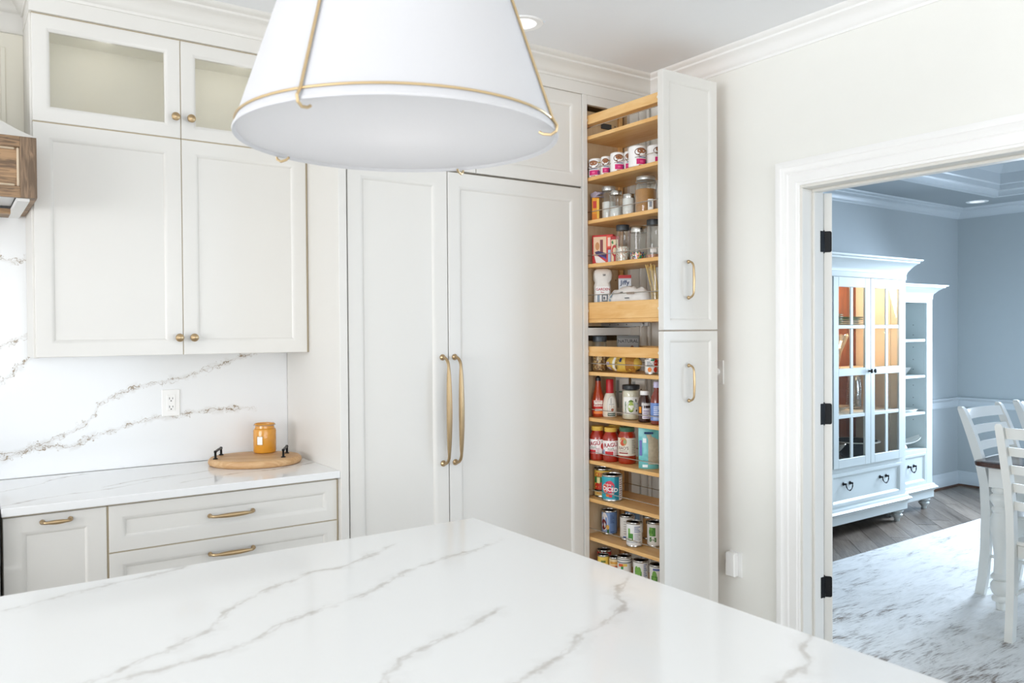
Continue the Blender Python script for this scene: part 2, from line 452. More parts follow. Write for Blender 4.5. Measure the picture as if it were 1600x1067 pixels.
# crown mouldings of the kitchen: one mitred path, cabinet part and wall part
CROWN = [(0, -.088), (.007, -.088), (.009, -.078), (.014, -.074), (.018, -.070), (.021, -.066), (.024, -.058), (.034, -.044), (.048, -.034), (.060, -.029), (.064, -.026), (.066, -.018), (.078, -.013), (.086, -.008), (.090, 0), (0, 0)]
crown = [(o, CZ+h) for o, h in CROWN]
frieze = [(-.02, 2.612), (.002, 2.612), (.002, CZ-.08), (-.02, CZ-.08)]
CP = [(.258, 3.60), (.258, 3.31), (1.277, 3.31), (1.277, 2.993), (3.0, 2.993), (3.0, -4.86)]
m1 = MB().sweep(CP, crown, XY, trim=[0, 1, 2, 3, 4]).sweep(CP, frieze, XY, trim=[0, 1, 2, 3, 4])
struct('trim_1', m1, PAINT)
struct('trim_2', MB().sweep(CP, crown, XY, trim=[4, 5]), TRIM)
struct('trim_3', MB().sweep([(-1.1, 3.585), (.258, 3.585)], crown, XY).sweep([(-1.1, 3.585), (.258, 3.585)], [(0, 2.602), (.006, 2.604), (.012, 2.614), (.012, 2.672), (0, 2.674)], XY), PAINT)

# doorway: casing, jamb and stop
CAS = [(0, 0), (0, .012), (.004, .014), (.010, .014), (.012, .018), (.020, .019), (.050, .016), (.056, .020), (.062, .019), (.078, .022), (.084, .028), (.100, .030), (.108, .028), (.108, 0)]
OP = [(OY1, 0), (OY1, OZ), (OY0, OZ), (OY0, 0)]
cas = [(o, h) for o, h in CAS]
m = MB().sweep(OP, cas, lambda p, h: (3.0-h, p[0], p[1]))
m.sweep(OP, cas, lambda p, h: (3.14+h, p[0], p[1]))
struct('trim_4', m, TRIM)
jm = MB()
jm.box(2.994, 3.146, 2.088, OY1+.002, 0, OZ-.0121, .002).box(2.994, 3.146, OY0-.002, OY0+.012, 0, OZ-.0121, .002).box(2.994, 3.146, OY0, OY1, OZ-.012, OZ+.002, .002)
jm.box(3.062, 3.104, 2.076, 2.088, 0, OZ-.0241, .002).box(3.062, 3.104, OY0+.012, OY0+.024, 0, OZ-.0241, .002).box(3.062, 3.104, OY0+.012, 2.088, OZ-.024, OZ-.012, .002)
DOORP = mat('door_paint', '#E6E4DE', .4, vary=.006)
struct('trim_5', jm, DOORP)

# door leaf swung back into the dining room, three black hinges
D1 = bpy.data.objects.new('door_1', None); COL.objects.link(D1); D1['kind'] = 'structure'
D1.location = (3.152, 2.092, 0); D1.rotation_euler = (0, 0, radians(130)); OFF['door_1'] = (0, 0, 0)
dl = MB()   # local: leaf runs to -Y, thickness to -X
dl.box(-.036, 0, -.760, -.004, .012, 2.060, .003)
part('leaf', dl, DOORP, D1)
kb = MB().lathe([(0, -.06), (.02, -.058), (.027, -.045), (.022, -.03), (.012, -.022), (.012, 0), (.028, .001), (.028, .006)], 20, axis='x', c=(-.040, -.70, .97))
part('door_knob', kb, BLACK, D1)
for hz in (1.847, 1.092, .3295):
    h = MB(); hh = .046
    poly = []
    for cx, cz, a0 in ((-.026, -hh+.010, -90), (-.026, hh-.010, 180)):
        pass
    pts = [(-.002, -hh), (-.026, -hh)] + [(-.026-.008*sin(a), -hh+.008*(1-cos(a))) for a in (0.5, 1.0, pi/2)] + [(-.034, hh-.008)] + [(-.026-.008*cos(a), hh-.008+.008*sin(a)) for a in (0.5, 1.0, pi/2)] + [(-.002, hh)]
    h.prism(pts, lambda p, y: (p[0], y, p[1]+hz), -.0045, -.0020)
    h.lathe([(0, -hh-.006), (.005, -hh-.004), (.0062, -hh), (.0062, hh), (.005, hh+.004), (0, hh+.006)], 12, c=(.001, -.001, hz))
    hp = part('hinge', h, BLACK, D1)
    for k in range(3):
        part('screw', MB().lathe([(.003, 0), (.003, .0006), (0, .0008)], 8, axis='y', c=(-.018-.006*(k % 2), -.0022, hz-.028+k*.028)), BLACK, hp)
lf = MB()
for hz in (1.847, 1.092, .3295): lf.box(3.122, 3.147, 2.0855, 2.0885, hz-.046, hz+.046, .001)
struct('trim_6', lf, BLACK)

# ------------------------------------------------------------------ dining room shell
DX, DY, DZ, DF = 7.70, 3.712, 2.56, -1.5
DFL = bpy.data.objects.new('floor_dining', None); COL.objects.link(DFL); DFL['kind'] = 'structure'; OFF[DFL.name] = (0, 0, 0)
part('subfloor', MB().box(3.14, DX, DF, DY, -.06, -.012), DARKGAP, DFL)
PLK = [wood('grey_oak_plank_%d' % i, a, b, (.45, 5, 1), .30, 9, 2.5, .05) for i, (a, b) in enumerate((('#93867A', '#564B42'), ('#84786D', '#4C423A'), ('#9C8F83', '#62564C')))]
def clip(poly, ax, lim, keep_less):
    out = []
    for i in range(len(poly)):
        p, q = poly[i-1], poly[i]
        ip = (p[ax] <= lim) == keep_less; iq = (q[ax] <= lim) == keep_less
        if ip != iq:
            t = (lim-p[ax])/(q[ax]-p[ax]); out.append((p[0]+t*(q[0]-p[0]), p[1]+t*(q[1]-p[1])))
        if iq: out.append(q)
    return out
rng = random.Random(4)
ca, sa = cos(radians(45)), sin(radians(45))
PW, g = .15, .0011
us = 3.14*ca+DF*sa
for r in range(-36, 46):
    v0 = r*PW; u = us-rng.random()*1.6
    while u < 10.6:
        Ln = rng.uniform(1.5, 2.3)
        pl = [(u+g, v0+g), (u+Ln-g, v0+g), (u+Ln-g, v0+PW-g), (u+g, v0+PW-g)]
        wpl = [(a*ca-b*sa, a*sa+b*ca) for a, b in pl]
        u += Ln
        for ax, lim, kl in ((0, 3.141, False), (0, DX-.001, True), (1, 0.9, False), (1, DY-.001, True)):
            wpl = clip(wpl, ax, lim, kl)
            if len(wpl) < 3: break
        if len(wpl) < 3: continue
        ar = abs(sum(wpl[i-1][0]*wpl[i][1]-wpl[i][0]*wpl[i-1][1] for i in range(len(wpl))))/2
        if ar < .004: continue
        cx = sum(p[0] for p in wpl)/len(wpl); cy = sum(p[1] for p in wpl)/len(wpl)
        dz = rng.uniform(-.0006, .0004)
        loc = [((p[0]-cx)*ca+(p[1]-cy)*sa, -(p[0]-cx)*sa+(p[1]-cy)*ca) for p in wpl]
        o = mesh_obj('plank', MB().prism(loc, XY, -.012, dz), PLK[rng.randrange(3)], smooth=0)
        o.parent = DFL; o.location = (cx, cy, 0); o.rotation_euler = (0, 0, radians(45))
part('far_boards', MB().box(3.14, DX, DF, .899, -.012, 0), PLK[0], DFL)
struct('wall_dining_back', MB().box(3.14, DX+.14, DY, DY+.14, 0, 2.9), DWALL)
wd = MB().box(DX, DX+.14, 3.04, DY, 0, 2.9).box(DX, DX+.14, DF, 2.22, 0, 2.9).box(DX, DX+.14, 2.22, 3.04, 0, .7).box(DX, DX+.14, 2.22, 3.04, 2.3, 2.9)
struct('wall_dining_right', wd, DWALL)
struct('wall_dining_front', MB().box(3.14, 4.9, DF-.14, DF, 0, 2.9).box(6.9, DX+.14, DF-.14, DF, 0, 2.9).box(4.9, 6.9, DF-.14, DF, 0, .7).box(4.9, 6.9, DF-.14, DF, 2.3, 2.9), DWALL)
struct('wall_dining_left', MB().box(3.1405, 3.146, 2.21, DY, 0, DZ).box(3.1405, 3.146, DF, .39, 0, DZ).box(3.1405, 3.146, .39, 2.21, 2.19, DZ), DWALL)
window_frame('window_3', False, 2.22, 3.04, .7, 2.3, DX+.03, DX+.10, 2)
window_frame('window_4_added', True, 4.9, 6.9, .7, 2.3, DF-.10, DF-.03, 2)  # unseen window, added for the ambient light of the dining room
TX0, TX1, TY0, TY1 = 3.95, 6.97, -.7, 3.045     # tray recess
RX, RY = 7.34, 3.378
cm = MB()
for bx in ((3.14, TX0, DF, DY), (TX1, DX, DF, RY-.07), (TX1, DX, RY+.07, DY), (TX1, RX-.07, RY-.07, RY+.07), (RX+.07, DX, RY-.07, RY+.07), (TX0, TX1, TY1, DY), (TX0, TX1, DF, TY0)):
    cm.box(*bx, DZ, DZ+.06)
cm.box(3.14, DX, DF, DY, 2.86, 2.92)
cm.box(TX0-.02, TX0, TY0, TY1, DZ+.05, 2.87).box(TX1, TX1+.02, TY0, TY1, DZ+.05, 2.87).box(TX0, TX1, TY0-.02, TY0, DZ+.05, 2.87).box(TX0, TX1, TY1, TY1+.02, DZ+.05, 2.87)
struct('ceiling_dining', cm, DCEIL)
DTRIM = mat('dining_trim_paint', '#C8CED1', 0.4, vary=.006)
tray = [(-.06, DZ-.034), (.0, DZ-.034), (.0, DZ-.004), (.008, DZ+.008), (.020, DZ+.012), (.020, DZ+.05), (.028, DZ+.06), (.028, DZ+.14), (.040, DZ+.155), (.075, DZ+.21), (.085, DZ+.215), (.09, DZ+.30), (-.02, DZ+.30), (-.02, DZ), (-.06, DZ)]
TP = [(TX0, TY0), (TX0, TY1), (TX1, TY1), (TX1, TY0)]
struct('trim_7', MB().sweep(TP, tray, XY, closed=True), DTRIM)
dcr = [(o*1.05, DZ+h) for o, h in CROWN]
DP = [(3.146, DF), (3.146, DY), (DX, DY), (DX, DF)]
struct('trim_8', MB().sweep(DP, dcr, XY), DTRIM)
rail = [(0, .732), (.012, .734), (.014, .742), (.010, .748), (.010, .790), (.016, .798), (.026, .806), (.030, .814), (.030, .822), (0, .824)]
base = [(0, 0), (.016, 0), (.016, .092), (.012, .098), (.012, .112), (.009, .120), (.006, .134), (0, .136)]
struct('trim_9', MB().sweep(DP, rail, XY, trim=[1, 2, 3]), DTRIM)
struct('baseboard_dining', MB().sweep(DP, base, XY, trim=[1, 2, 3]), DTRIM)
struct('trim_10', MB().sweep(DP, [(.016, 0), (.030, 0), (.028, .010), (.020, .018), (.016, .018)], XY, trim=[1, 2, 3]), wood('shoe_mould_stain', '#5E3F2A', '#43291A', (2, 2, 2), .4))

# ------------------------------------------------------------------ recessed lights
LENS = mat('frosted_lamp_lens', '#FFFDF8', .4, emit=1.6)
def recessed(x, y, z, label, rz=0):
    t = root('recessed_light', label, 'ceiling light', (x, y, z), group=None)
    part('trim_ring', MB().lathe([(.060, .02), (.058, .002), (.060, -.003), (.082, -.005), (.088, -.001), (.088, .0005)], 36, cap0=False, cap1=False), TRIM, t)
    part('baffle', MB().lathe([(.060, 0), (.052, .035), (.046, .05)], 36, cap0=False, cap1=False), TRIM, t)
    part('lens', MB().lathe([(0, .046), (.047, .046), (.047, .056), (0, .058)], 28), LENS, t)
recessed(LX, LY, CZ, 'round white recessed ceiling light behind the pendant in the kitchen')
recessed(RX, RY, DZ, 'round recessed light in the blue dining ceiling corner')

# ------------------------------------------------------------------ kitchen cabinetry
def pull(a, b, out, r_mid=.0055, r_end=.0045, foot=.0085, n=18):
    """bar pull: round rosettes, quarter-bend ends and a belly that thickens in the middle"""
    a, b, out = Vector(a), Vector(b), Vector(out); d = (b-a).normalized(); h = out.length; o = out.normalized(); L = (b-a).length
    bend = min(h*.8, L*.2); pts = []; rs = []
    pts.append(a); rs.append(r_end*1.1)
    for i in range(6):
        t = pi/2*i/5
        pts.append(a+o*(h-bend+bend*sin(t))+d*(bend*(1-cos(t)))); rs.append(r_end)
    for i in range(1, n):
        t = i/n
        pts.append(a+o*(h+.06*h*sin(pi*t))+d*(bend+(L-2*bend)*t)); rs.append(r_end+(r_mid-r_end)*sin(pi*t)**.7)
    for i in range(6):
        t = pi/2*(5-i)/5
        pts.append(b+o*(h-bend+bend*sin(t))-d*(bend*(1-cos(t)))); rs.append(r_end)
    pts.append(b); rs.append(r_end*1.1)
    m = MB().tube(pts, rs, 10)
    for p in (a, b):
        ax = o; up = d; sd = ax.cross(up); rings = []
        for r, k in ((foot, 0), (foot, .003), (foot*.85, .006), (r_end*1.3, .009), (r_end, .012)):
            rings.append([tuple(p+ax*k+(up*cos(2*pi*i/16)+sd*sin(2*pi*i/16))*r) for i in range(16)])
        m.loft(rings)
    return m
def knob(x, y, z):
    return MB().lathe([(.009, 0), (.009, -.003), (.005, -.005), (.0045, -.014), (.008, -.017), (.0145, -.020), (.0162, -.025), (.0145, -.030), (.008, -.0335), (0, -.0345)], 20, c=(x, y, z), axis='y')

# upper wall cabinet, glass doors over solid doors
UC = root('wall_cabinet', 'white wall cabinet with two glass doors above two solid doors', 'cabinet', (.767, 3.45, 1.379), world=True)
x0, x1, yb, yf = .258, 1.2765, 3.5975, 3.340
m = MB().box(x0, x0+.018, yf, yb, 1.379, 2.615, .001).box(x1-.018, x1, yf, yb, 1.379, 2.615, .001)
m.box(x0+.018, x1-.018, yf, yb, 1.381, 1.400).box(x0+.018, x1-.018, yf, yb, 2.215, 2.238).box(x0+.018, x1-.018, yf, yb, 2.597, 2.615).box(x0+.018, x1-.018, yb-.012, yb-.002, 1.4, 2.597)
part('carcass', m, PAINT, UC)
mi = MB().box(x0+.0185, x0+.022, yf+.02, yb-.015, 2.2385, 2.5965).box(x1-.022, x1-.0185, yf+.02, yb-.015, 2.2385, 2.5965).box(x0+.022, x1-.022, yb-.015, yb-.0125, 2.2385, 2.5965).box(x0+.022, x1-.022, yf+.02, yb-.015, 2.2385, 2.241).box(x0+.022, x1-.022, yf+.02, yb-.015, 2.594, 2.5965)
part('interior', mi, mat('glazed_section_lining', '#EFEEE4', .6, vary=.01), UC)
for lx in (.51, 1.02):  # pucks and point lights added to brighten the glazed section
    part('added_puck_light', MB().lathe([(.028, 2.5935), (.030, 2.588), (.024, 2.586), (0, 2.586)], 20, c=(lx, 3.37, 0)), mat('added_puck_lens', '#FFF4E2', .4, emit=1.0), UC)
    ld = bpy.data.lights.new('cabinet_fill', 'POINT'); ld.energy = .20; ld.color = (1.0, 1.0, .96); ld.shadow_soft_size = .03
    lo = bpy.data.objects.new('cabinet_fill', ld); COL.objects.link(lo); lo.location = (lx, 3.40, 2.55)
WY = 3.3175
REVEAL = mat('tan_reveal', '#BBAD94', .6, vary=.02)
part('frame_edge', MB().box(.7627, .7658, WY+.004, 3.3395, 1.3815, 2.607).box(.264, 1.2675, WY+.004, 3.3395, 2.2226, 2.2274).box(1.2677, 1.2764, WY+.006, 3.3395, 1.3815, 2.607).box(.264, 1.2675, WY+.004, 3.3395, 2.6072, 2.6115), REVEAL, UC)
PANE = glass('cabinet_glass', (.98, .97, .95), .22, .15, .12, .5)
for a, b, kx in ((.264, .7625, .741), (.766, 1.2675, .7985)):
    d = part('door', MB().door(a, b, 2.2275, 2.607, WY, .021, .046, hole=True, bead=.010), PAINT, UC)
    part('pane', MB().box(a+.05, b-.05, WY+.011, WY+.015, 2.277, 2.557), PANE, d)
    part('knob', knob(kx, WY, 2.3045), BRASS, d)
for a, b, kx in ((.264, .7625, .7455), (.766, 1.2675, .800)):
    d = part('door', MB().door(a, b, 1.3815, 2.2225, WY, .021, .052, bead=.010), PAINT, UC)
    part('knob', knob(kx, WY, 1.448), BRASS, d)

# backsplash slab, worktop, base units
bs = [[(0.05, .97), (.164, 1.006), (.29, 1.037), (.377, 1.067), (.48, 1.136), (.527, 1.197), (.61, 1.232), (.758, 1.265), (.914, 1.306), (1.051, 1.352), (1.16, 1.379)],
      [(.05, .975), (.164, .992), (.29, 1.026), (.399, 1.022), (.456, 1.042), (.584, 1.082), (.731, 1.113), (.86, 1.124), (.966, 1.131), (1.13, 1.124)],
      [(.02, 1.17), (.167, 1.285), (.209, 1.32), (.30, 1.40)], [(.0, 1.33), (.169, 1.411), (.211, 1.442), (.257, 1.458), (.36, 1.50)], [(-.05, 1.76), (.173, 1.752), (.214, 1.744), (.256, 1.753), (.35, 1.78)]]
QB = quartz('quartz_backsplash', '#EDEFF0', '#80683F', bs, 'xz', (.0887, 3.6035, .916), .16, .0030, .030, .014, .95, 52)
single('backsplash', MB().box(-1.1, 1.2774, 3.598, 3.609, .916, 2.15), QB, 'white quartz backsplash slab with branching brown veins behind the worktop', 'backsplash', smooth=0)
cs = [[(.12, 3.30), (.15, 3.322), (.272, 3.405), (.339, 3.498), (.5, 3.529)], [(.12, 3.04), (.151, 3.052), (.248, 3.102), (.345, 3.133), (.49, 3.164), (.659, 3.254), (.9, 3.34)], [(.45, 3.20), (.501, 3.231), (.619, 3.284), (.78, 3.285)], [(.70, 3.12), (.9, 3.19), (1.1, 3.2), (1.28, 3.28)]]
QC = quartz('quartz_worktop', '#ECEDED', '#A79F95', cs, 'xy', (.7072, 3.29725, .886), .10, .004, .016, .014, 1.0, 30)
single('worktop', MB().box(.137, 1.2774, 2.997, 3.5975, .886, .914, .0025), QC, 'white veined quartz worktop under the wall cabinet', 'worktop', smooth=0)

BY = 3.020
B1 = root('pull_out_base_cabinet', 'narrow greige base cabinet with one tall front at left end of worktop', 'cabinet', (.29, 3.3, 0), world=True)
part('carcass', MB().box(.139, .4425, 3.043, 3.597, .105, .884).box(.139, .4425, 3.10, 3.597, 0, .105), mat('base_gap_paint', '#8F8677', .6), B1)
d = part('door', MB().door(.1415, .4398, .11, .8775, BY, .021, .052), PAINT, B1)
part('handle', pull((.251, BY, .8525), (.332, BY, .8525), (0, -.026, 0), .0075, .0052), BRASS, d)
part('frame_edge', MB().box(.4400, .4432, BY+.005, 3.0425, .11, .8775).box(.1415, .4398, BY+.010, 3.0425, .8777, .8835), REVEAL, B1)
B2 = root('drawer_base_cabinet', 'wide greige drawer cabinet under the right end of worktop', 'cabinet', (.86, 3.3, 0), world=True)
part('carcass', MB().box(.4435, 1.2765, 3.043, 3.597, .105, .884).box(.4435, 1.2765, 3.10, 3.597, 0, .105), MATS['base_gap_paint'], B2)
for z0, z1, zh in ((.7185, .8775, .7995), (.417, .7140, .660), (.11, .4125, .358)):
    d = part('drawer_front', MB().door(.4472, 1.2695, z0, z1, BY, .021, .042), PAINT, B2)
    part('handle', pull((.779, BY, zh), (.935, BY, zh), (0, -.028, 0), .0088, .0055), BRASS, d)

part('frame_edge', MB().box(.4436, .4470, BY+.005, 3.0425, .11, .8775).box(.4472, 1.2695, BY+.005, 3.0425, .7142, .7183).box(.4472, 1.2695, BY+.005, 3.0425, .4127, .4168).box(1.2697, 1.2760, BY+.003, 3.0425, .11, .8775).box(.4472, 1.2695, BY+.010, 3.0425, .8777, .8835), REVEAL, B2)

# outlet on the backsplash
SOCK = mat('socket_hole', '#1B1B1B', .6)
t = root('wall_outlet', 'white two-socket outlet plate on the veined backsplash', 'outlet', (.774, 3.598, 1.115), world=True)
part('plate', MB().box(.738, .810, 3.592, 3.598, 1.116, 1.229, .003), WHITEPL, t)
part('receptacle', MB().box(.757, .791, 3.5895, 3.5925, 1.139, 1.206, .0012), WHITEPL, t)
for zc in (1.190, 1.155):
    part('socket', MB().box(.7665, .7685, 3.5885, 3.590, zc-.003, zc+.006).box(.7795, .7815, 3.5885, 3.590, zc-.002, zc+.005).lathe([(.0024, 0), (.0024, .0014)], 10, axis='y', c=(.774, 3.5885, zc-.009)), SOCK, t)

# tall end panel, refrigerator column, over-fridge cabinet
single('end_panel', MB().box(1.2775, 1.3115, 2.9945, 3.597, 0, 2.613, .0015), PAINT, 'tall white end panel beside the refrigerator and worktop', 'panel', smooth=0)
RF = root('refrigerator', 'built-in refrigerator behind two tall panelled doors with long brass pulls', 'refrigerator', (1.93, 3.3, 0), world=True)
part('body', MB().box(1.3145, 2.5405, 3.024, 3.597, .02, 2.158), DARKGAP, RF)
part('toe_kick', MB().box(1.3175, 2.5405, 3.03, 3.05, 0, .095), PAINT, RF)
for a, b, hxp in ((1.3185, 1.7785, 1.750), (1.7830, 2.5405, 1.811)):
    d = part('door', MB().door(a, b, .10, 2.1555, 3.0, .022, .058, bead=.013), PAINT, RF)
    part('handle', pull((hxp, 3.0, 1.3537), (hxp, 3.0, .8955), (0, -.052, 0), .0125, .0065, .0135), BRASS, d)
OF = root('over_fridge_cabinet', 'two-door greige cabinet above the refrigerator below the crown', 'cabinet', (1.93, 3.3, 2.16), world=True)
part('carcass', MB().box(1.3145, 2.5405, 3.022, 3.597, 2.160, 2.613), MATS['base_gap_paint'], OF)
for a, b in ((1.3185, 1.9275), (1.9315, 2.5405)):
    d = part('door', MB().door(a, b, 2.1645, 2.611, 3.0, .021, .055, bead=.012), PAINT, OF)

# pantry column: face frame and box the pull-outs slide into
PC = root('pantry_cabinet', 'tall greige pantry cabinet frame between refrigerator and wall', 'cabinet', (2.77, 3.3, 0), world=True)
m = MB().box(2.5425, 2.5710, 2.9945, 3.016, 0, 2.613, .001).box(2.8552, 2.997, 2.9945, 3.016, 0, 2.613, .001).box(2.5710, 2.8552, 2.9945, 3.016, 2.568, 2.613).box(2.5710, 2.8552, 2.9945, 3.016, 1.441, 1.478).box(2.5710, 2.8552, 2.9945, 3.016, 0, .085)
part('face_frame', m, PAINT, PC)
m = MB().box(2.9150, 2.9420, 2.984, 2.9945, 0, 2.612, .004).box(2.9660, 2.9780, 2.980, 2.9945, 0, 2.612, .004)
part('scribe_moulding', m, PAINT, PC)
m = MB().box(2.5545, 2.5700, 3.0165, 3.597, .02, 2.6).box(2.8560, 2.8720, 3.0165, 3.597, .02, 2.6).box(2.5700, 2.8560, 3.585, 3.597, .02, 2.6).box(2.5700, 2.8560, 3.0165, 3.585, 2.585, 2.6).box(2.5700, 2.8560, 3.0165, 3.585, 1.452, 1.468).box(2.5700, 2.8560, 3.0165, 3.585, .05, .066)
part('box', m, MAPLE_V, PC)

# the two pull-outs
SX0, SX1, SYF, SYR = 2.578, 2.842, 2.507, 3.046
TRAYBOT = wood('maple_shelf_face', '#D9BE96', '#C3A479', (.6, 4, 4), .32, 9, .8, .02)
def wire(x, z, ya, yb_):
    pts = [(x, ya, z-.036)]
    for i in range(5):
        a = pi/2*i/4; pts.append((x, ya+.014*(1-cos(a)), z-.014+.014*sin(a)))
    for i in range(5):
        a = pi/2*(4-i)/4; pts.append((x, yb_-.014*(1-cos(a)), z-.014+.014*sin(a)))
    pts.append((x, yb_, z-.036))
    return MB().tube(pts, .0021, 6)
def cap(x, y, z):
    return MB().lathe([(.0075, 0), (.007, -.0015), (.004, -.003), (0, -.0034)], 14, axis='x', c=(x, y, z))
WHITECAP = mat('white_screw_cap', '#F1EBDD', .4)
def pullout(name, label, z0, z1, zh0, zh1, shelves, rails, holes):
    t = root(name, label, 'pull-out', (2.71, 2.8, z0), world=True)
    d = part('front_panel', MB().door(2.5555, 2.9055, z0, z1, 2.475, .031, .040, bead=.009), PAINT, t)
    part('handle', pull((2.7115, 2.475, zh1), (2.7115, 2.475, zh0), (0, -.032, 0), .0058, .0048, .0088), BRASS, d)
    rp = part('rear_panel', MB().box(SX0, SX1, SYR, SYR+.014, z0+.02, z1-.045, .001), MAPLE_V, t)
    part('stile', MB().box(SX1-.024, SX1+.001, SYR-.012, SYR-.0002, z0+.02, z1-.045, .001), MAPLE, rp)
    for x, z in holes:
        part('peg_hole', MB().lathe([(.0032, 0), (.0032, -.0006)], 8, axis='y', c=(x, SYR-.0002, z)), SOCK, rp)
    for z in shelves:
        sb = MB().box(SX0, SX1, SYF, SYR-.001, z-.0175, z, .0015); sb.m[4] = sb.m[5] = 1
        s = part('shelf', sb, [MAPLE, MAPLE_S], t)
        for x in (SX0+.004, SX1-.004):
            part('wire_rail', wire(x, 1.638 if z == 1.520 else z+.041, SYF+.004, SYR-.008), CHROME, s)
    for za, zb, two, wd in rails:
        for xa in ((SX0, SX1-wd) if two else (SX0,)):
            r = part('side_rail', MB().box(xa, xa+wd, SYF, SYR-.001, za, zb, .0015), MAPLE, t)
            if xa == SX0:
                for y in (SYF+.018, SYR-.040): part('screw_cap', cap(xa, y, (za+zb)/2), WHITECAP, r)
    return t
PU = pullout('upper_pull_out', 'upper pantry pull-out drawn open with five maple levels and narrow front', 1.4655, 2.5985, 1.6086, 1.7685,
             (2.413, 2.212, 2.003, 1.790, 1.520), ((2.470, 2.514, False, .045), (1.5205, 1.602, True, .014)),
             [(2.600, z) for z in (2.33, 1.91)] + [(2.800, z) for z in (2.50, 2.455, 2.31, 2.265, 2.10, 1.9, 1.72)])
part('grip_slot', MB().box(2.705, 2.775, SYR-.004, SYR-.0005, 2.478, 2.506, .0015), mat('dark_grip', '#3A3A3A', .5), PU)
PL = pullout('lower_pull_out', 'lower pantry pull-out drawn open with maple shelves of jars and cans', .105, 1.4590, 1.1491, 1.3062,
             (1.263, 1.038, .8285, .642, .452, .262), ((1.3395, 1.387, True, .014),), [(2.600, 1.02+.17), (2.800, .97), (2.800, .58)])
# slide hardware under the upper unit
sl = MB().box(2.700, 2.716, 2.72, 3.05, 1.484, 1.502, .001).box(2.722, 2.735, 2.83, 3.05, 1.480, 1.499, .001)
sl.lathe([(.010, 0), (.010, -.008), (.004, -.009), (0, -.009)], 14, axis='x', c=(2.700, 2.752, 1.490))
s = part('slide_runner', sl, STEEL, PU)
for y in (2.86, 2.92, 2.98): part('screw', MB().lathe([(.003, 0), (.003, -.001)], 8, axis='x', c=(2.6995, y, 1.493)), SOCK, s)

# right-hand wall: dimmer plate, low plate with a plug-in
t = root('dimmer_switch', 'white dimmer switch plate on wall beside the pull-out', 'switch', (3.0, 2.553, 1.208), world=True)
part('plate', MB().box(2.9945, 3.0, 2.517, 2.589, 1.207, 1.320, .0022), WHITEPL, t)
part('dimmer_knob', MB().lathe([(.017, 0), (.0165, -.010), (.013, -.013), (0, -.0135)], 20, axis='x', c=(2.9945, 2.553, 1.265)), WHITEPL, t)
t = root('low_outlet', 'white low outlet with plug-in cover near the doorway casing', 'outlet', (3.0, 2.45, .31), world=True)
part('plate', MB().box(2.9945, 3.0, 2.412, 2.482, .315, .432, .0022), WHITEPL, t)
part('plug_in_cover', MB().box(2.962, 2.9945, 2.430, 2.484, .318, .428, .005), WHITEPL, t)

# range hood with oak band and the panelled breast above it
HX0, HX1 = -.77, .257
hp_ = root('wall_panelling', 'cream panelled wall above the range hood at left edge', 'panelling', (-.42, 3.59, 2.12), world=True)
CREAM = mat('cream_panel_paint', '#F0ECDF', .45, vary=.008)
part('panel', MB().box(-1.1, .2575, 3.586, 3.5975, 2.121, CZ-.005), CREAM, hp_)
for a, b, c, d_ in ((.182, .200, 2.16, 2.548), (-.72, -.702, 2.16, 2.548), (-.702, .182, 2.530, 2.548), (-.702, .182, 2.16, 2.178)):
    part('panel_bead', MB().box(a, b, 3.578, 3.586, c, d_, .003), CREAM, hp_)
t = root('range_hood', 'white tapered range hood with stained oak band at left edge', 'range hood', (-.25, 3.35, 1.9), world=True)
za, zb = 1.917, 2.118
for a in (HX0, HX1-.048): part('band_stile', MB().box(a, a+.048, 3.100, 3.122, za, zb, .001), OAK_V, t)
for a in (za, zb-.036): part('band_rail', MB().box(HX0+.048, HX1-.048, 3.100, 3.122, a, a+.036, .001), OAK_H, t)
part('band_panel', MB().box(HX0+.048, HX1-.048, 3.113, 3.122, za+.036, zb-.036), OAK_H, t)
bead = MB()
bead.box(HX1-.057, HX1-.048, 3.104, 3.113, za+.036, zb-.036, .003).box(HX0+.048, HX0+.062, 3.104, 3.113, za+.036, zb-.036, .003)
bead.box(HX0+.062, HX1-.062, 3.104, 3.113, za+.036, za+.044, .003).box(HX0+.062, HX1-.062, 3.104, 3.113, zb-.044, zb-.036, .003)
part('band_bead', bead, mat('oak_bead_highlight', '#C9B79E', .4, vary=.06), t)  # bead paled so its colour carries the bright highlight
part('band_side', MB().box(HX0, HX0+.02, 3.122, 3.597, za, zb).box(HX1-.02, HX1, 3.122, 3.597, za, zb), OAK_H, t)
for a in (HX0+.0205, HX1-.055): part('underside_rail', MB().box(a, a+.0345, 3.1225, 3.597, 1.908, 1.926), mat('hood_underside_lit_tone', '#EDEDEB', .5, vary=.01), t)  # side boards coloured white in place of the light falling on them
part('underside_back_board', MB().box(HX0+.055, HX1-.055, 3.47, 3.597, 1.908, 1.926), OAK_H, t)
part('liner', MB().box(HX0+.055, HX1-.055, 3.1225, 3.47, 1.935, 1.945), mat('hood_liner', '#DCDDDD', .4, .0, vary=.04, vscale=80), t)
hood = MB().loft([[(HX0+i_, y_, z_), (HX1-i_, y_, z_), (HX1-i_, 3.577, z_), (HX0+i_, 3.577, z_)] for i_, y_, z_ in ((0, 3.1, zb), (.05, 3.155, zb+.033), (.10, 3.21, zb+.072), (.15, 3.262, zb+.125), (.20, 3.315, zb+.20), (.24, 3.36, zb+.31), (.26, 3.385, zb+.45), (.265, 3.39, CZ-.005))])
part('tapered_canopy', hood, PAINT, t, smooth=20)

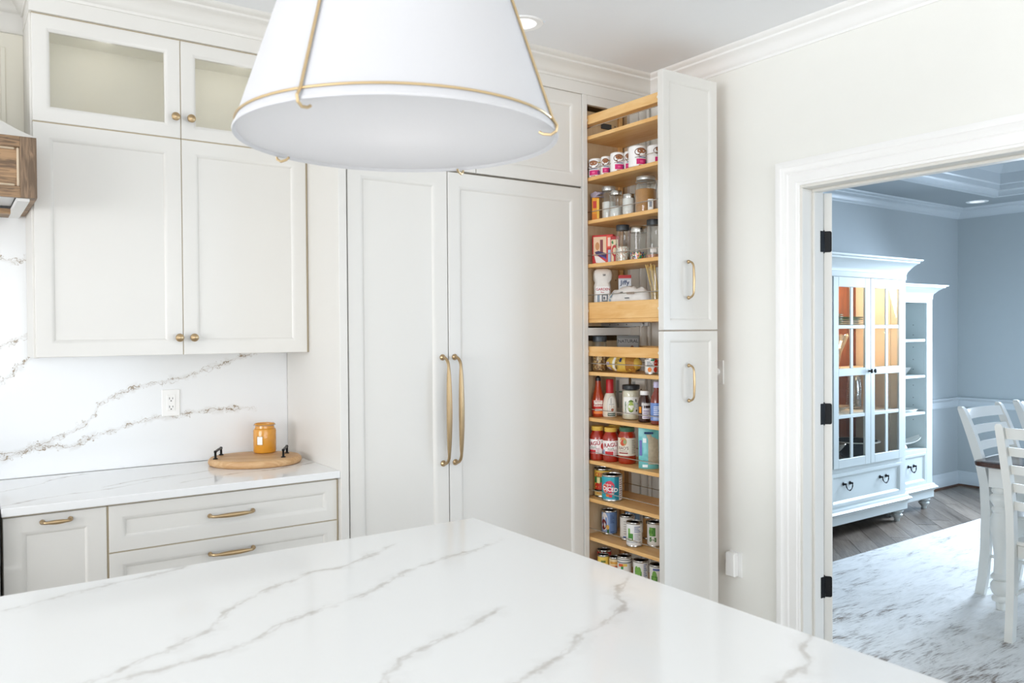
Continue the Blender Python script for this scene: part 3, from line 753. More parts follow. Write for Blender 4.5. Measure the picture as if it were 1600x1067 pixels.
# range (only its right-hand edge is in the picture)
t = root('range', 'stainless cooking range at left edge beside the worktop', 'range', (-.25, 3.3, 0), world=True)
RS = mat('range_steel', '#A3A5A6', .28, 1.0, vary=.04)
part('body', MB().box(-.632, .133, 3.01, 3.597, .10, .905, .003), RS, t)
dd = part('oven_door', MB().box(-.625, .126, 2.975, 3.008, .18, .72, .004), RS, t)
part('window', MB().box(-.50, 0, 2.972, 2.976, .30, .60, .001), mat('oven_glass', '#0E0F11', .08), dd)
part('handle', pull((-.57, 2.975, .685), (.07, 2.975, .685), (0, -.05, 0), .011, .009, .014), RS, dd)
part('control_panel', MB().box(-.632, .133, 2.985, 3.01, .735, .900, .003), mat('range_dark_panel', '#7A7C7E', .35, .8), t)
for i in range(5): part('control_knob', MB().lathe([(.022, 0), (.021, -.02), (.017, -.028), (0, -.029)], 18, axis='y', c=(-.55+.15*i, 2.985, .82)), BLACK, t)
for i in range(3): part('grate', MB().box(-.60+.245*i, -.37+.245*i, 3.06, 3.54, .905, .922, .004), BLACK, t)
part('drawer', MB().box(-.625, .126, 2.98, 3.008, .10, .172, .003), RS, t)

# island
IV = [[(-.1, 1.83), (.087, 1.89), (.174, 1.922), (.274, 1.952), (.398, 1.977), (.50, 2.02)],
      [(.05, 1.34), (.18, 1.422), (.241, 1.456), (.338, 1.504), (.418, 1.574), (.527, 1.687), (.651, 1.759), (.787, 1.783), (.97, 1.89)],
      [(.06, 1.37), (.214, 1.403), (.282, 1.411), (.354, 1.416), (.437, 1.438), (.529, 1.5), (.666, 1.544), (.798, 1.604), (.934, 1.674), (1.08, 1.704), (1.20, 1.752)],
      [(.5, 1.03), (.549, 1.128), (.611, 1.202), (.719, 1.243), (.807, 1.276), (.91, 1.325)],
      [(.6, .98), (.716, 1.02), (.8, 1.048), (.872, 1.078), (.941, 1.118), (1.044, 1.144), (1.105, 1.188), (1.152, 1.252), (1.272, 1.33)],
      [(.95, .72), (1.067, .779), (1.16, .801), (1.208, .842), (1.29, .88)]]
QI = quartz('quartz_island', '#EEEFEE', '#A8A198', IV, 'xy', (-.014, 1.212, .884), .09, .0085, .019, .026, .60, 32, .2)
single('island_countertop', MB().box(-1.30, 1.272, .42, 2.004, .884, .914, .003), QI, 'large white island countertop with soft grey-brown veins in the foreground', 'countertop', smooth=0)
t = root('kitchen_island', 'greige panelled island base under the white countertop', 'island', (0, 1.3, 0), world=True)
part('carcass', MB().box(-1.24, 1.235, .75, 1.945, .10, .8835).box(-1.20, 1.19, .80, 1.88, 0, .10), PAINT, t)
for i in range(4):
    a = -1.22+i*.612
    m = MB().door(a, a+.604, .12, .86, 1.945, .02, .06)
    m.v = [(x, 1.965-(y-1.945), z) for x, y, z in m.v]
    part('door', m, PAINT, t)

# ------------------------------------------------------------------ pendant over the island
PX, PY, PZ = .7196, 1.3912, 1.8334
t = root('pendant_lamp', 'large white conical pendant shade with thin gold harness above the island', 'pendant lamp', (PX, PY, PZ))
def linen(name, col, f):
    m = bpy.data.materials.new(name); m.use_nodes = True; nt = m.node_tree; nt.nodes.clear()
    out = nt.nodes.new('ShaderNodeOutputMaterial'); a = nt.nodes.new('ShaderNodeBsdfDiffuse'); b = nt.nodes.new('ShaderNodeBsdfTranslucent'); x = nt.nodes.new('ShaderNodeMixShader')
    tc = nt.nodes.new('ShaderNodeTexCoord'); wv = nt.nodes.new('ShaderNodeTexNoise'); wv.inputs['Scale'].default_value = 220
    mx = nt.nodes.new('ShaderNodeMix'); mx.data_type = 'RGBA'; c = hx(col); mx.inputs[6].default_value = tuple(q*.985 for q in c)+(1,); mx.inputs[7].default_value = c+(1,)
    nt.links.new(tc.outputs['Object'], wv.inputs['Vector']); nt.links.new(wv.outputs['Fac'], mx.inputs[0])
    nt.links.new(mx.outputs[2], a.inputs[0]); nt.links.new(mx.outputs[2], b.inputs[0]); x.inputs[0].default_value = f
    nt.links.new(a.outputs[0], x.inputs[1]); nt.links.new(b.outputs[0], x.inputs[2]); nt.links.new(x.outputs[0], out.inputs[0])
    MATS[name] = m; return m
LINEN = linen('white_lamp_shade', '#E2E2E4', .22)
SH_R = lambda z: .305-.336*z          # outer radius at height z above the rim
sp = [(SH_R(0)-.004, .003), (SH_R(0), 0), (SH_R(0)+.001, .004), (SH_R(.014), .014), (SH_R(.20), .20), (SH_R(.36), .36), (SH_R(.362)-.004, .363), (SH_R(.36)-.006, .356), (SH_R(.014)-.006, .012)]
part('shade', MB().lathe(sp+[sp[0]], 96, cap0=False, cap1=False), LINEN, t)
part('diffuser', MB().lathe([(0, .006), (.2995, .006), (.2995, .010), (0, .010)], 96), linen('pendant_diffuser', '#FBFBFC', .5), t)
bd = bpy.data.lights.new('pendant_fill', 'POINT'); bd.energy = 0.6; bd.color = (1.0, .96, .92); bd.shadow_soft_size = .06  # fill light added to brighten the diffuser; the pendant itself is off
bo = bpy.data.objects.new('pendant_fill', bd); COL.objects.link(bo); bo.location = (PX, PY, PZ+.19)
ring = [((SH_R(.020)+.002)*cos(2*pi*i/72), (SH_R(.020)+.002)*sin(2*pi*i/72), .020) for i in range(72)]
GOLD = mat('gold_harness', '#D8BF95', .36, 1.0, vary=.04)
part('harness_ring', MB().tube(ring, .0023, 8, closed=True), GOLD, t)
for az in (-148, -51, 35, 118):
    c, s_ = cos(radians(az)), sin(radians(az)); m = MB(); pts = []
    for k in range(10):
        z = .372-.352*k/9; pts.append(((SH_R(z)+.004)*c, (SH_R(z)+.004)*s_, z))
    r0 = SH_R(.0)+.006
    pts += [(r0*c, r0*s_, .006), ((r0-.002)*c, (r0-.002)*s_, -.004), ((r0-.012)*c, (r0-.012)*s_, -.0095), ((r0-.026)*c, (r0-.026)*s_, -.0075), ((r0-.034)*c, (r0-.034)*s_, -.003)]
    part('harness_rod', m.tube(pts, .0027, 8), GOLD, t)
ring2 = [((SH_R(.366)+.004)*cos(2*pi*i/48), (SH_R(.366)+.004)*sin(2*pi*i/48), .368) for i in range(48)]
m = MB().tube(ring2, .0032, 8, closed=True)
for az in (-148, -51, 35, 118):
    c, s_ = cos(radians(az)), sin(radians(az)); m.tube([((SH_R(.366)+.004)*c, (SH_R(.366)+.004)*s_, .368), (.10*c, .10*s_, .44), (.012*c, .012*s_, .50)], .0032, 8)
m.lathe([(.020, .49), (.020, .53), (.008, .54), (.008, CZ-PZ-.02), (.065, CZ-PZ-.018), (.065, CZ-PZ), (0, CZ-PZ)], 24)
part('stem', m, GOLD, t)

# ------------------------------------------------------------------ tray and candle on the worktop
t = root('round_wooden_board', 'oval pale wooden serving board with two black handles on worktop', 'tray', (1.063, 3.39, .914), radians(-27))
pr = [(.0, 0), (.93, 0), (.975, .004), (1.0, .013), (.99, .023), (.95, .0305), (.93, .031), (0, .031)]
m = MB()
rings = []
for r, z in pr[1:-1]:
    rings.append([(.19*r*cos(2*pi*i/64), .155*r*sin(2*pi*i/64), z) for i in range(64)])
m.loft(rings)
part('board', m, wood('pale_board_wood', '#D9B68A', '#B98A58', (.8, 6, 6), .5, 8, 2.0, .06), t, smooth=50)
for x in (-.150, .122):
    h = MB()
    for y in (-.055, .055): h.lathe([(.010, .031), (.010, .034), (.005, .036), (.0045, .056), (.0065, .060), (.005, .066), (0, .067)], 12, c=(x, y, 0))
    h.tube([(x, -.055, .060), (x, -.02, .062), (x, .02, .062), (x, .055, .060)], [.0045, .0055, .0055, .0045], 10)
    part('handle', h, BLACK, t)
CX, CY = 1.1295, 3.470
t = root('candle_jar', 'amber glass candle jar with small white label on wooden board', 'candle', (CX, CY, .9452))
AMB = mat('amber_glass', '#F0A838', .12, vary=.12, vscale=38, bump=.25, bscale=120, trans=.25, coat=.4)
part('jar', MB().lathe([(.040, 0), (.0455, .003), (.0478, .010), (.0482, .095), (.046, .103), (.041, .107), (.040, .118), (.043, .120), (.044, .124), (.042, .127), (.039, .126), (.037, .118), (.037, .104), (.0, .100)], 40), AMB, t)
th = atan2(-CY, -CX)-.42
part('label', MB().patch(.0490, th-.30, th+.27, .036, .076).patch(.0492, th-.25, th+.22, .039, .073, 1), [mat('gold_edge', '#A27B3A', .4, .6), mat('label_white', '#F7F6F3', .5)], t)
part('clasp', MB().tube([(-.046*cos(a), -.046*sin(a), .1205) for a in [2*pi*i/40 for i in range(40)]], .0012, 6, closed=True), STEEL, t)

# ------------------------------------------------------------------ food in the pantry pull-outs
CLEAR = glass('jar_glass', (.95, .97, .96), .12, .02)
TIN = mat('tin_lid', '#C2C1BC', .25, 1.0, vary=.06, vscale=80)
TINR = mat('dark_can_top', '#4A4846', .3, .9, vary=.1)
GREYLID = mat('grey_lid', '#3F464B', .4, .2)
PALELID = mat('pale_zinc_lid', '#C9CCCB', .35, .7)
def ink(c): return mat('ink_'+c.strip('#').lower(), c, .45, vary=.01)
def facing(x, y): return atan2(-y, -x)

def can(name, label, x, y, z, r, h, wrap, prints=(), group=None, texts=(), lid=TINR, cat='can'):
    t = root(name, label, cat, (x, y, z), group=group); th = facing(x, y)
    part('tin_body', MB().lathe([(r*.94, 0), (r, .002), (r, .006), (r*.975, .008), (r*.975, h-.008), (r, h-.006), (r, h-.0015), (r*.985, h), (r*.95, h), (r*.94, h-.0035), (0, h-.0035)], 28), [TIN], t)
    part('lid', MB().lathe([(r*.938, h-.0033), (r*.80, h-.0034), (r*.79, h-.0028), (r*.55, h-.0028), (r*.54, h-.0033), (0, h-.0033)], 28), [lid], t)
    lb = MB().lathe([(r*.978, .0085), (r*.984, .010), (r*.984, h-.010), (r*.978, h-.0085)], 36, cap0=False, cap1=False); ms = [ink(wrap)]
    deco(lb, ms, r*.984, th, h, prints, texts)
    part('label', lb, ms, t)
    return t
def deco(lb, ms, r, th, h, prints, texts):
    k = 0
    for p in prints:
        k += 1; c = ink(p[1]); ms.append(c); i = len(ms)-1; rr = r+.0003+.00012*k
        if p[0] == 'band': lb.lathe([(rr, p[2]*h), (rr, p[3]*h)], 36, mi=i, cap0=False, cap1=False)
        elif p[0] == 'patch': lb.patch(rr, th+p[2], th+p[3], p[4]*h, p[5]*h, i)
        elif p[0] == 'dot': lb.disc_cyl(rr, th+p[2], p[3]*h, p[4], p[5], i)
        elif p[0] == 'lines':
            n = p[6]
            for q in range(n):
                z0 = p[4]*h+(p[5]-p[4])*h*q/n; e = th+p[2]+(p[3]-p[2])*(1-.35*((q*7) % 3)/2)
                lb.patch(rr, th+p[2], e, z0, z0+(p[5]-p[4])*h/n*.42, i)
    for body, col, size, a, zf, sxx, tilt in texts:
        k += 1; ms.append(ink(col)); lb.text_cyl(body, size, th+a, zf*h, r+.0003+.00012*k, len(ms)-1, sxx, tilt=tilt)

def jar(name, label, x, y, z, r, h, fill, fillh, lid, lidh=.016, neck=.82, shoulder=.78, group=None, prints=(), texts=(), cat='jar', clip_top=False, square=False):
    t = root(name, label, cat, (x, y, z), group=group); th = facing(x, y); n = 28
    bz = h-lidh
    prof = [(r*.86, 0), (r*.97, .003), (r, .010), (r, bz*shoulder), (r*(neck+.10), bz*(shoulder+.6*(1-shoulder))), (r*neck, bz*.97), (r*neck, bz)]
    part('glass', MB().lathe(prof, n, cap1=False), CLEAR, t)
    if fill is not None:
        fp = [(0, .003), (r*.84, .003), (r*.94, .006), (r*.965, .012)]; top = fillh*h
        if top > bz*shoulder: fp += [(r*.965, bz*shoulder), (r*(neck+.05), bz*(shoulder+.62*(1-shoulder))), (r*(neck-.04), min(top, bz-.002)), (0, min(top, bz-.002))]
        else: fp += [(r*.965, top-.003), (r*.8, top), (0, top+.002)]
        part('contents', MB().lathe(fp, n), fill, t)
    rl = r*(neck+.07)
    part('lid', MB().lathe([(rl, bz-.004), (rl*1.01, bz-.003), (rl*1.01, h-.003), (rl*.97, h-.0005), (rl*.86, h), (rl*.84, h-.001), (0, h-.001)], 32, cap0=True), lid, t)
    if clip_top:
        part('wire_clamp', MB().tube([(rl*1.06*cos(a), rl*1.06*sin(a), bz-.012) for a in [2*pi*i/32 for i in range(32)]], .0016, 6, closed=True).tube([(rl*1.08*cos(th+1.2), rl*1.08*sin(th+1.2), bz-.006), (rl*1.22*cos(th+1.2), rl*1.22*sin(th+1.2), bz-.03), (rl*1.16*cos(th+1.2), rl*1.16*sin(th+1.2), bz-.06)], .0018, 6), STEEL, t)
    if prints or texts:
        lb = MB(); ms = [ink('#FFFFFF')]
        deco(lb, ms, r*1.003, th, h, prints, texts)
        part('label', lb, ms, t)
    return t

def carton(name, label, x, y, z, sx, sy, h, rz, base, faces=(), group=None, lidcol=None, cat='box'):
    """small box, its local -Y side is the printed front"""
    t = root(name, label, cat, (x, y, z), rz, group=group)
    m = MB().box(-sx/2, sx/2, -sy/2, sy/2, 0, h, .0012); part('box', m, ink(base), t)
    part('flap', MB().box(-sx/2+.001, sx/2-.001, -sy/2+.001, sy/2*.2, h, h+.0012).box(-sx/2+.001, sx/2-.001, sy/2*.22, sy/2-.001, h, h+.0010), ink(lidcol or base), t)
    lb = MB(); ms = [ink('#FFFFFF')]; k = 0
    for f in faces:
        k += 1; ms.append(ink(f[2])); i = len(ms)-1; e = .0003+.00012*k
        if f[1] == 'f': P = lambda u, v: (-sx/2+sx*u, -sy/2-e, h*v)
        elif f[1] == 'r': P = lambda u, v: (sx/2+e, -sy/2+sy*u, h*v)
        else: P = lambda u, v: (-sx/2-e, sy/2-sy*u, h*v)
        wdt = sx if f[1] == 'f' else sy
        if f[0] == 'rect': lb.add([P(f[3], f[5]), P(f[4], f[5]), P(f[4], f[6]), P(f[3], f[6])], [(0, 1, 2, 3)], i)
        elif f[0] == 'poly': lb.add([P(u, v) for u, v in f[3]], [tuple(range(len(f[3])))], i)
        elif f[0] == 'oval':
            n = 20; lb.add([P(f[3]+f[5]*cos(2*pi*q/n), f[4]+f[6]*sin(2*pi*q/n)) for q in range(n)], [tuple(range(n))], i)
        elif f[0] == 'text':
            rot = f[7] if len(f) > 7 else 0
            lb.text(f[3], f[6], lambda X, Y: P(f[4]+(X*cos(rot)-Y*sin(rot))/wdt, f[5]+(X*sin(rot)+Y*cos(rot))/h), i)
    if k: part('print', lb, ms, t)
    return t

ZB, ZC, ZD, ZT, ZE, ZF, ZG, ZH, ZI, ZJ = [z+.0006 for z in (2.212, 2.003, 1.790, 1.520, 1.263, 1.038, .8285, .642, .452, .262)]

# level B: six white nutrition drinks
def shake(x, y, r, h, turn, label):
    t = root('drink_bottle', label, 'bottle', (x, y, ZB), group='white nutrition drinks on the second pantry level'); th = facing(x, y)+turn
    part('bottle', MB().lathe([(r*.90, 0), (r*.98, .002), (r, .006), (r, h*.88), (r*.985, h*.93), (r*.94, h*.975), (r*.86, h), (0, h)], 28), mat('bottle_white', '#F5F3F1', .4), t)
    lb = MB(); ms = [ink('#F7F5F2')]; q = r*1.002
    deco(lb, ms, q, th, h, [('patch', '#D0186F', -.85, .55, .10, .36), ('patch', '#7B3C7C', .28, .62, .13, .31), ('patch', '#E4568F', -.45, -.05, .17, .28), ('dot', '#6B3F22', -.30, .68, r*.78, h*.20), ('dot', '#9A6038', -.26, .73, r*.52, h*.12), ('dot', '#F7F5F2', -.22, .55, r*.30, h*.07), ('patch', '#7D8FA6', -.6, .3, .40, .45), ('patch', '#A55A30', -.6, 0, .035, .075), ('dot', '#6B3F22', 1.35, .66, r*.5, h*.13), ('patch', '#CDB86E', .35, 1.0, .735, .79)], ())
    part('label', lb, ms, t)
for q in ((2.622, 2.990, .0375, .091, -.1, 'white drink bottle with brown swirl, first in the row by the frame'), (2.616, 2.908, .026, .088, .1, 'small white drink bottle with brown swirl, second from the frame'), (2.612, 2.825, .034, .090, .5, 'white drink bottle turned half away, third from the frame'), (2.640, 2.772, .026, .090, .1, 'white drink bottle set back, half hidden, fourth from the frame'), (2.616, 2.695, .041, .096, .75, 'largest white drink bottle with broad plain front, fifth from the frame'), (2.645, 2.608, .037, .088, .8, 'white drink bottle against the pull-out front, last of its row')):
    shake(*q)

# level C
carton('baking_soda_box', 'orange baking box at the frame end of the jar level', 2.634, 3.008, ZC, .036, .050, .112, radians(-40), '#E89A1E', [('rect', 'f', '#D97A10', 0, 1, 0, .3), ('rect', 'f', '#C8321F', .12, .6, .55, .86), ('rect', 'f', '#F2C44A', .66, .95, .1, .95), ('rect', 'l', '#F6B93A', .1, .9, .1, .9), ('rect', 'l', '#C7451F', .3, .7, .35, .8)])
m = MB(); rr = random.Random(3); rings = []
for i in range(7):
    f = i/6; zc = .105+.05*f*0; rings.append([((-.018+.05*f)+.0*a, (.034*(1-.5*abs(f-.4)))*cos(2*pi*a/10)+rr.uniform(-.003, .003), .128+.014*sin(2*pi*a/10)*(1-.7*f)+rr.uniform(-.003, .003)+.012*f) for a in range(10)])
m.loft(rings)
t = root('plastic_bag', 'folded clear plastic bag lying on the orange box', 'bag', (2.632, 2.998, ZC))
part('film', m, mat('purplish_film', '#B9AFC0', .25, vary=.2, vscale=40), t, smooth=60)
part('fold', MB().box(-.015, .025, -.028, .03, .1145, .119, .002), MATS['purplish_film'], t)
WHITEPOW = mat('white_powder', '#F6F5F2', .9, vary=.02, bump=.2, bscale=300)
jar('storage_jar', 'square-shouldered glass jar of white powder with wide pale lid', 2.668, 2.950, ZC, .033, .165, WHITEPOW, .55, PALELID, .018, .92, .72)
jar('storage_jar', 'medium mason jar half full of white crystals', 2.634, 2.860, ZC, .0315, .128, mat('white_crystals', '#EDEDEB', .6, vary=.12, vscale=90, bump=.5, bscale=260), .42, TIN, .016, .84, .82)
jar('storage_jar', 'short mason jar full of white sugar', 2.640, 2.778, ZC, .0305, .101, WHITEPOW, .80, TIN, .015, .86, .85)
jar('storage_jar', 'large clamp-top glass jar of brown sugar', 2.668, 2.694, ZC, .050, .173, mat('brown_sugar', '#C08A4A', .9, vary=.12, vscale=60, bump=.4, bscale=240), .66, PALELID, .014, .80, .80, clip_top=True)
carton('small_white_card_box', 'tiny white box with grey print in front of brown sugar jar', 2.604, 2.600, ZC, .024, .018, .050, radians(-42), '#F1EFEA', [('rect', 'f', '#8F939B', .25, .75, .3, .8), ('rect', 'l', '#6E4A8A', .1, .3, .1, .95)])

# level D
carton('brownie_mix_box', 'red baking-mix box with dessert picture and purple swoosh', 2.655, 2.972, ZD, .108, .036, .142, radians(-62), '#C9241E',
       [('rect', 'f', '#E9C7A4', .06, .68, .30, .94), ('oval', 'f', '#C98B52', .25, .62, .10, .14), ('rect', 'f', '#7A2730', .38, .52, .40, .84), ('poly', 'f', '#2B1650', [(.12, .42), (.30, .46), (.68, .36), (.68, .18), (.40, .24), (.16, .36)]), ('poly', 'f', '#5A3AA0', [(.25, .33), (.45, .26), (.68, .14), (.68, .20), (.42, .31)]), ('poly', 'f', '#F3EEE8', [(.10, .30), (.30, .27), (.66, .06), (.40, .03), (.18, .05)]),
        ('rect', 'f', '#E85A3C', .70, .95, .55, .96), ('rect', 'f', '#F5D9C8', .75, .90, .60, .90), ('rect', 'f', '#A9C4E4', .76, .92, .04, .48), ('rect', 'l', '#7F9CC0', .2, .7, .6, .9), ('rect', 'l', '#E04838', .15, .9, .2, .5)])
carton('red_snack_box', 'slim red and cream box beside the glass jars', 2.668, 2.905, ZD, .040, .030, .130, radians(-50), '#B51C1C', [('rect', 'f', '#EBD9B4', .08, .92, .02, .88), ('oval', 'f', '#C2221F', .48, .46, .36, .22), ('oval', 'f', '#EBD9B4', .48, .45, .22, .13), ('poly', 'f', '#1F7A3A', [(.10, .78), (.25, .86), (.36, .74), (.22, .70)]), ('rect', 'f', '#C2221F', .38, .60, .02, .26), ('rect', 'f', '#2A2A2A', .60, .74, .66, .72)])
jar('storage_jar', 'glass mason jar with dark lid, half full of pale beans', 2.660, 2.842, ZD, .034, .178, speckle('pale_beans', '#E8E1D2', ['#D8CDB6', '#C9855A', '#F4F0E8'], 230, .5, .35), .42, GREYLID, .022, .86, .72)
jar('storage_jar', 'glass jar with polished steel lid over colourful candies', 2.690, 2.768, ZD, .040, .165, speckle('mixed_candies', '#E9E4D8', ['#D8452E', '#2F7FC0', '#3E9A4A', '#F0B52E', '#2A2A2A'], 175, .35, .22), .26, TIN, .026, .92, .90)
jar('storage_jar', 'glass mason jar with dark lid against the pull-out front', 2.668, 2.642, ZD, .036, .182, speckle('reddish_grains', '#C98A62', ['#B4532E', '#E0B58A'], 120, .5, .4), .12, GREYLID, .022, .86, .74, prints=[('patch', '#F2F1EE', -.5, .3, .16, .28)])

# level T: deep tray
def pillow(mb, cx, cy, cz, lx, ly, lz, rz, seed, mi=0, ends=.35, nz=12, na=18, rough=.10):
    """crumpled bag lying along local x, pinched at the ends"""
    r_ = random.Random(seed); rings = []
    for i in range(nz+1):
        f = i/nz; s = (sin(pi*min(max(f, .0), 1)))**ends if 0 < f < 1 else .08
        ring = []
        for a in range(na):
            th = 2*pi*a/na; k = 1+r_.uniform(-rough, rough)
            px = (f-.5)*lx; py = ly/2*s**.4*cos(th)*k; pz = lz/2*s*sin(th)*k
            ring.append((cx+px*cos(rz)-py*sin(rz), cy+px*sin(rz)+py*cos(rz), max(cz+pz, cz-lz/2*.98)))
        rings.append(ring)
    return mb.loft(rings, mi)
# flour bag, standing
t = root('flour_bag', 'upright white paper flour bag with rolled top and red lettering', 'bag', (2.668, 2.998, ZT), facing(2.668, 2.998)+pi/2)
rings = []; rr = random.Random(11)
for i, (z, ax, ay) in enumerate([(0, .040, .034), (.01, .043, .036), (.06, .044, .036), (.12, .043, .034), (.165, .041, .030), (.180, .036, .026), (.195, .042, .030), (.220, .046, .032), (.238, .044, .028), (.249, .030, .016)]):
    ring = []
    for a in range(24):
        th = 2*pi*a/24; k = 1+(rr.uniform(-.09, .09) if i > 3 else rr.uniform(-.02, .02)); c, s_ = cos(th), sin(th)
        ring.append((ax*(abs(c)**.55)*(1 if c >= 0 else -1)*k, ay*(abs(s_)**.55)*(1 if s_ >= 0 else -1)*k, z))
    rings.append(ring)
part('bag', MB().loft(rings), mat('flour_paper', '#EFECE6', .6, vary=.04, vscale=60), t, smooth=50)
lb = MB(); FY = -.0378
def fl(u0, u1, z0, z1, mi, e=0): lb.add([(u0, FY-e, z0), (u1, FY-e, z0), (u1, FY-e, z1), (u0, FY-e, z1)], [(0, 1, 2, 3)], mi)
fl(-.033, .033, .012, .160, 0)
lb.text('GARDEN', .017, lambda x, y: (x+.002, FY-.0004, .146+y), 1)
lb.text('flour', .009, lambda x, y: (x, FY-.0004, .132+y), 1)
fl(-.004, .026, .086, .122, 2, .0003); fl(.002, .020, .092, .116, 0, .0006); fl(-.026, -.014, .080, .122, 3, .0003); fl(-.028, .026, .040, .0455, 2, .0003); fl(-.004, .028, .030, .034, 1, .0003); fl(.0, .024, .055, .080, 3, .0003); fl(.004, .012, .096, .110, 2, .0009)
part('print', lb, [ink('#F6F5F3'), ink('#B5232F'), ink('#6A747C'), ink('#93A2AE')], t)
lb = MB()
lb.text('50', .014, lambda x, y: (x+.008, -.0365, .216+y), 0)
part('stamp', lb, ink('#2D3238'), t)
carton('muffin_mix_box', 'small blue-lettered mix box with red top behind white bag', 2.720, 2.893, ZT, .062, .040, .212, facing(2.72, 2.9)+pi/2, '#DDE3EA', [('rect', 'f', '#C02A2E', 0, 1, .93, 1.0), ('text', 'f', '#1C3566', 'Jiffy', .5, .83, .030), ('rect', 'f', '#B9C3CF', .05, .95, .9, .925)], lidcol='#C02A2E')
t = root('white_food_bag', 'crumpled white paper bag lying along the deep tray', 'bag', (2.645, 2.778, ZT))
part('bag', pillow(MB(), 0, 0, .075, .275, .085, .15, radians(90), 5, ends=.28, nz=16, rough=.13), mat('waxed_paper', '#E9E6E2', .45, vary=.07, vscale=26, bump=1.0, bscale=24), t, smooth=60)
lb = MB()
for q, (u, v, wd, hh, c) in enumerate([(.095, .115, .012, .03, 0), (.090, .085, .010, .018, 0), (.02, .122, .03, .008, 1), (-.045, .118, .05, .010, 2), (-.06, .060, .05, .006, 1), (.02, .050, .06, .006, 0), (-.03, .095, .03, .005, 1)]):
    def P(a, b):
        f = (a/.275)+.5; s = max(sin(pi*f), .05)**.28; yy = (b-.075)/(.075*s); yy = max(-.98, min(.98, yy))
        return (-.0425*s**.4*math.sqrt(1-yy*yy)*1.12-.001, a, b)
    lb.loft([[P(u-wd/2+wd*i/3+.006*j, v-hh/2+hh*j) for i in range(4)] for j in (0, 1)], c, closed=False)
part('print', lb, [ink('#7FA3B8'), ink('#5F6668'), ink('#A48C78')], t)
t = root('pasta_bag', 'bundle of long pale pasta in a clear bag against the front', 'bag', (2.640, 2.600, ZT))
for k in range(16):
    a = rr.uniform(0, 6.28); r_ = .020*math.sqrt(rr.random())
    x0_, y0_ = r_*cos(a), r_*sin(a)
    part('strand', MB().tube([(x0_, y0_, .002), (x0_+.0, y0_+.010, .13), (x0_*1.5-.004, y0_*1.4+.030+rr.uniform(-.004, .004), .246+rr.uniform(-.014, .0))], .0022, 5), mat('dry_pasta', '#E6C878', .5), t)
part('bag_film', MB().lathe([(.026, 0), (.031, .01), (.030, .10), (.027, .17), (.033, .215)], 18, cap1=False), glass('clear_film', (.97, .97, .95), .14, .12), t)

# level E
GRAIN = speckle('barley_grain', '#B98A4E', ['#8C5F2E', '#D9B274', '#6E4A26', '#E3C48E'], 150, .6, .25)
jar('storage_jar', 'clear jar of brown grain with dark lid behind maple rail', 2.648, 3.000, ZE, .036, .1735, GRAIN, .62, GREYLID, .024, .88, .78)
carton('grey_cereal_box', 'dull grey lettered box standing behind the noodle bag', 2.770, 2.925, ZE, .110, .040, .175, facing(2.8, 2.9)+pi/2, '#6F706E', [('rect', 'f', '#8B8C8A', .06, .94, .55, .92), ('text', 'f', '#26282A', 'NATURAL', .5, .84, .022), ('oval', 'f', '#5A2A20', .68, .66, .08, .06)])
t = root('noodle_bag', 'yellow bag of egg noodles lying on the shelf', 'bag', (2.640, 2.818, ZE))
YB = speckle('egg_noodles', '#D8B24A', ['#C79A34', '#E4C66A', '#B98A2C'], 70, .45, .4)
part('bag', pillow(MB(), 0, 0, .0435, .212, .075, .087, radians(90), 9, ends=.32, rough=.07, nz=16), mat('yellow_noodle_bag', '#DDBB55', .35, vary=.12, vscale=40, bump=.5, bscale=40), t, smooth=60)
lb = MB()
def NP(a, b, e=.002):
    f = max(.02, min(.98, a/.212+.5)); s = max(sin(pi*f), .05)**.32; yy = max(-.97, min(.97, (b-.0435)/(.0435*s)))
    return (-.0375*s**.4*math.sqrt(1-yy*yy)*1.07-e, a, b)
wb = MB(); wb.loft([[NP(-.100+.048*i/5+.012*abs(j-4)/4, .004+.076*j/8, .001) for i in range(6)] for j in range(9)], closed=False)
part('window', wb, mat('toasted_noodles', '#A8742E', .5, vary=.3, vscale=90, bump=.6, bscale=120), t, smooth=60)
for u0, u1, v0, v1, c, sk in ((.022, .040, .008, .072, 0, -.006), (-.025, -.010, .052, .070, 1, 0), (.055, .085, .010, .026, 2, 0), (.060, .082, .034, .050, 2, 0)):
    lb.loft([[NP(u0+(u1-u0)*i/4+sk*j/4, v0+(v1-v0)*j/4) for i in range(5)] for j in range(5)], c, closed=False)
lb.text('MUTO', .020, lambda x, y: NP(.004+y*.9-x*.25, .042+x*.85, .003), 3)
part('print', lb, [ink('#EDEBE2'), ink('#1E2F5E'), ink('#B9A9BE'), ink('#3A3020')], t)
can('tomato_can', 'white tin with red and orange tomato pictures against the front', 2.648, 2.642, ZE, .031, .074, '#F4F3F0', [('dot', '#D9331F', .75, .68, .012, .018), ('dot', '#EE8A1E', -.30, .28, .0095, .011), ('dot', '#D9402A', .62, .28, .010, .012), ('patch', '#2FA07A', -.1, .45, .82, .92), ('lines', '#4A5A66', -.75, .15, .55, .82, 3), ('patch', '#7FB0A0', -.7, .7, .46, .52)])

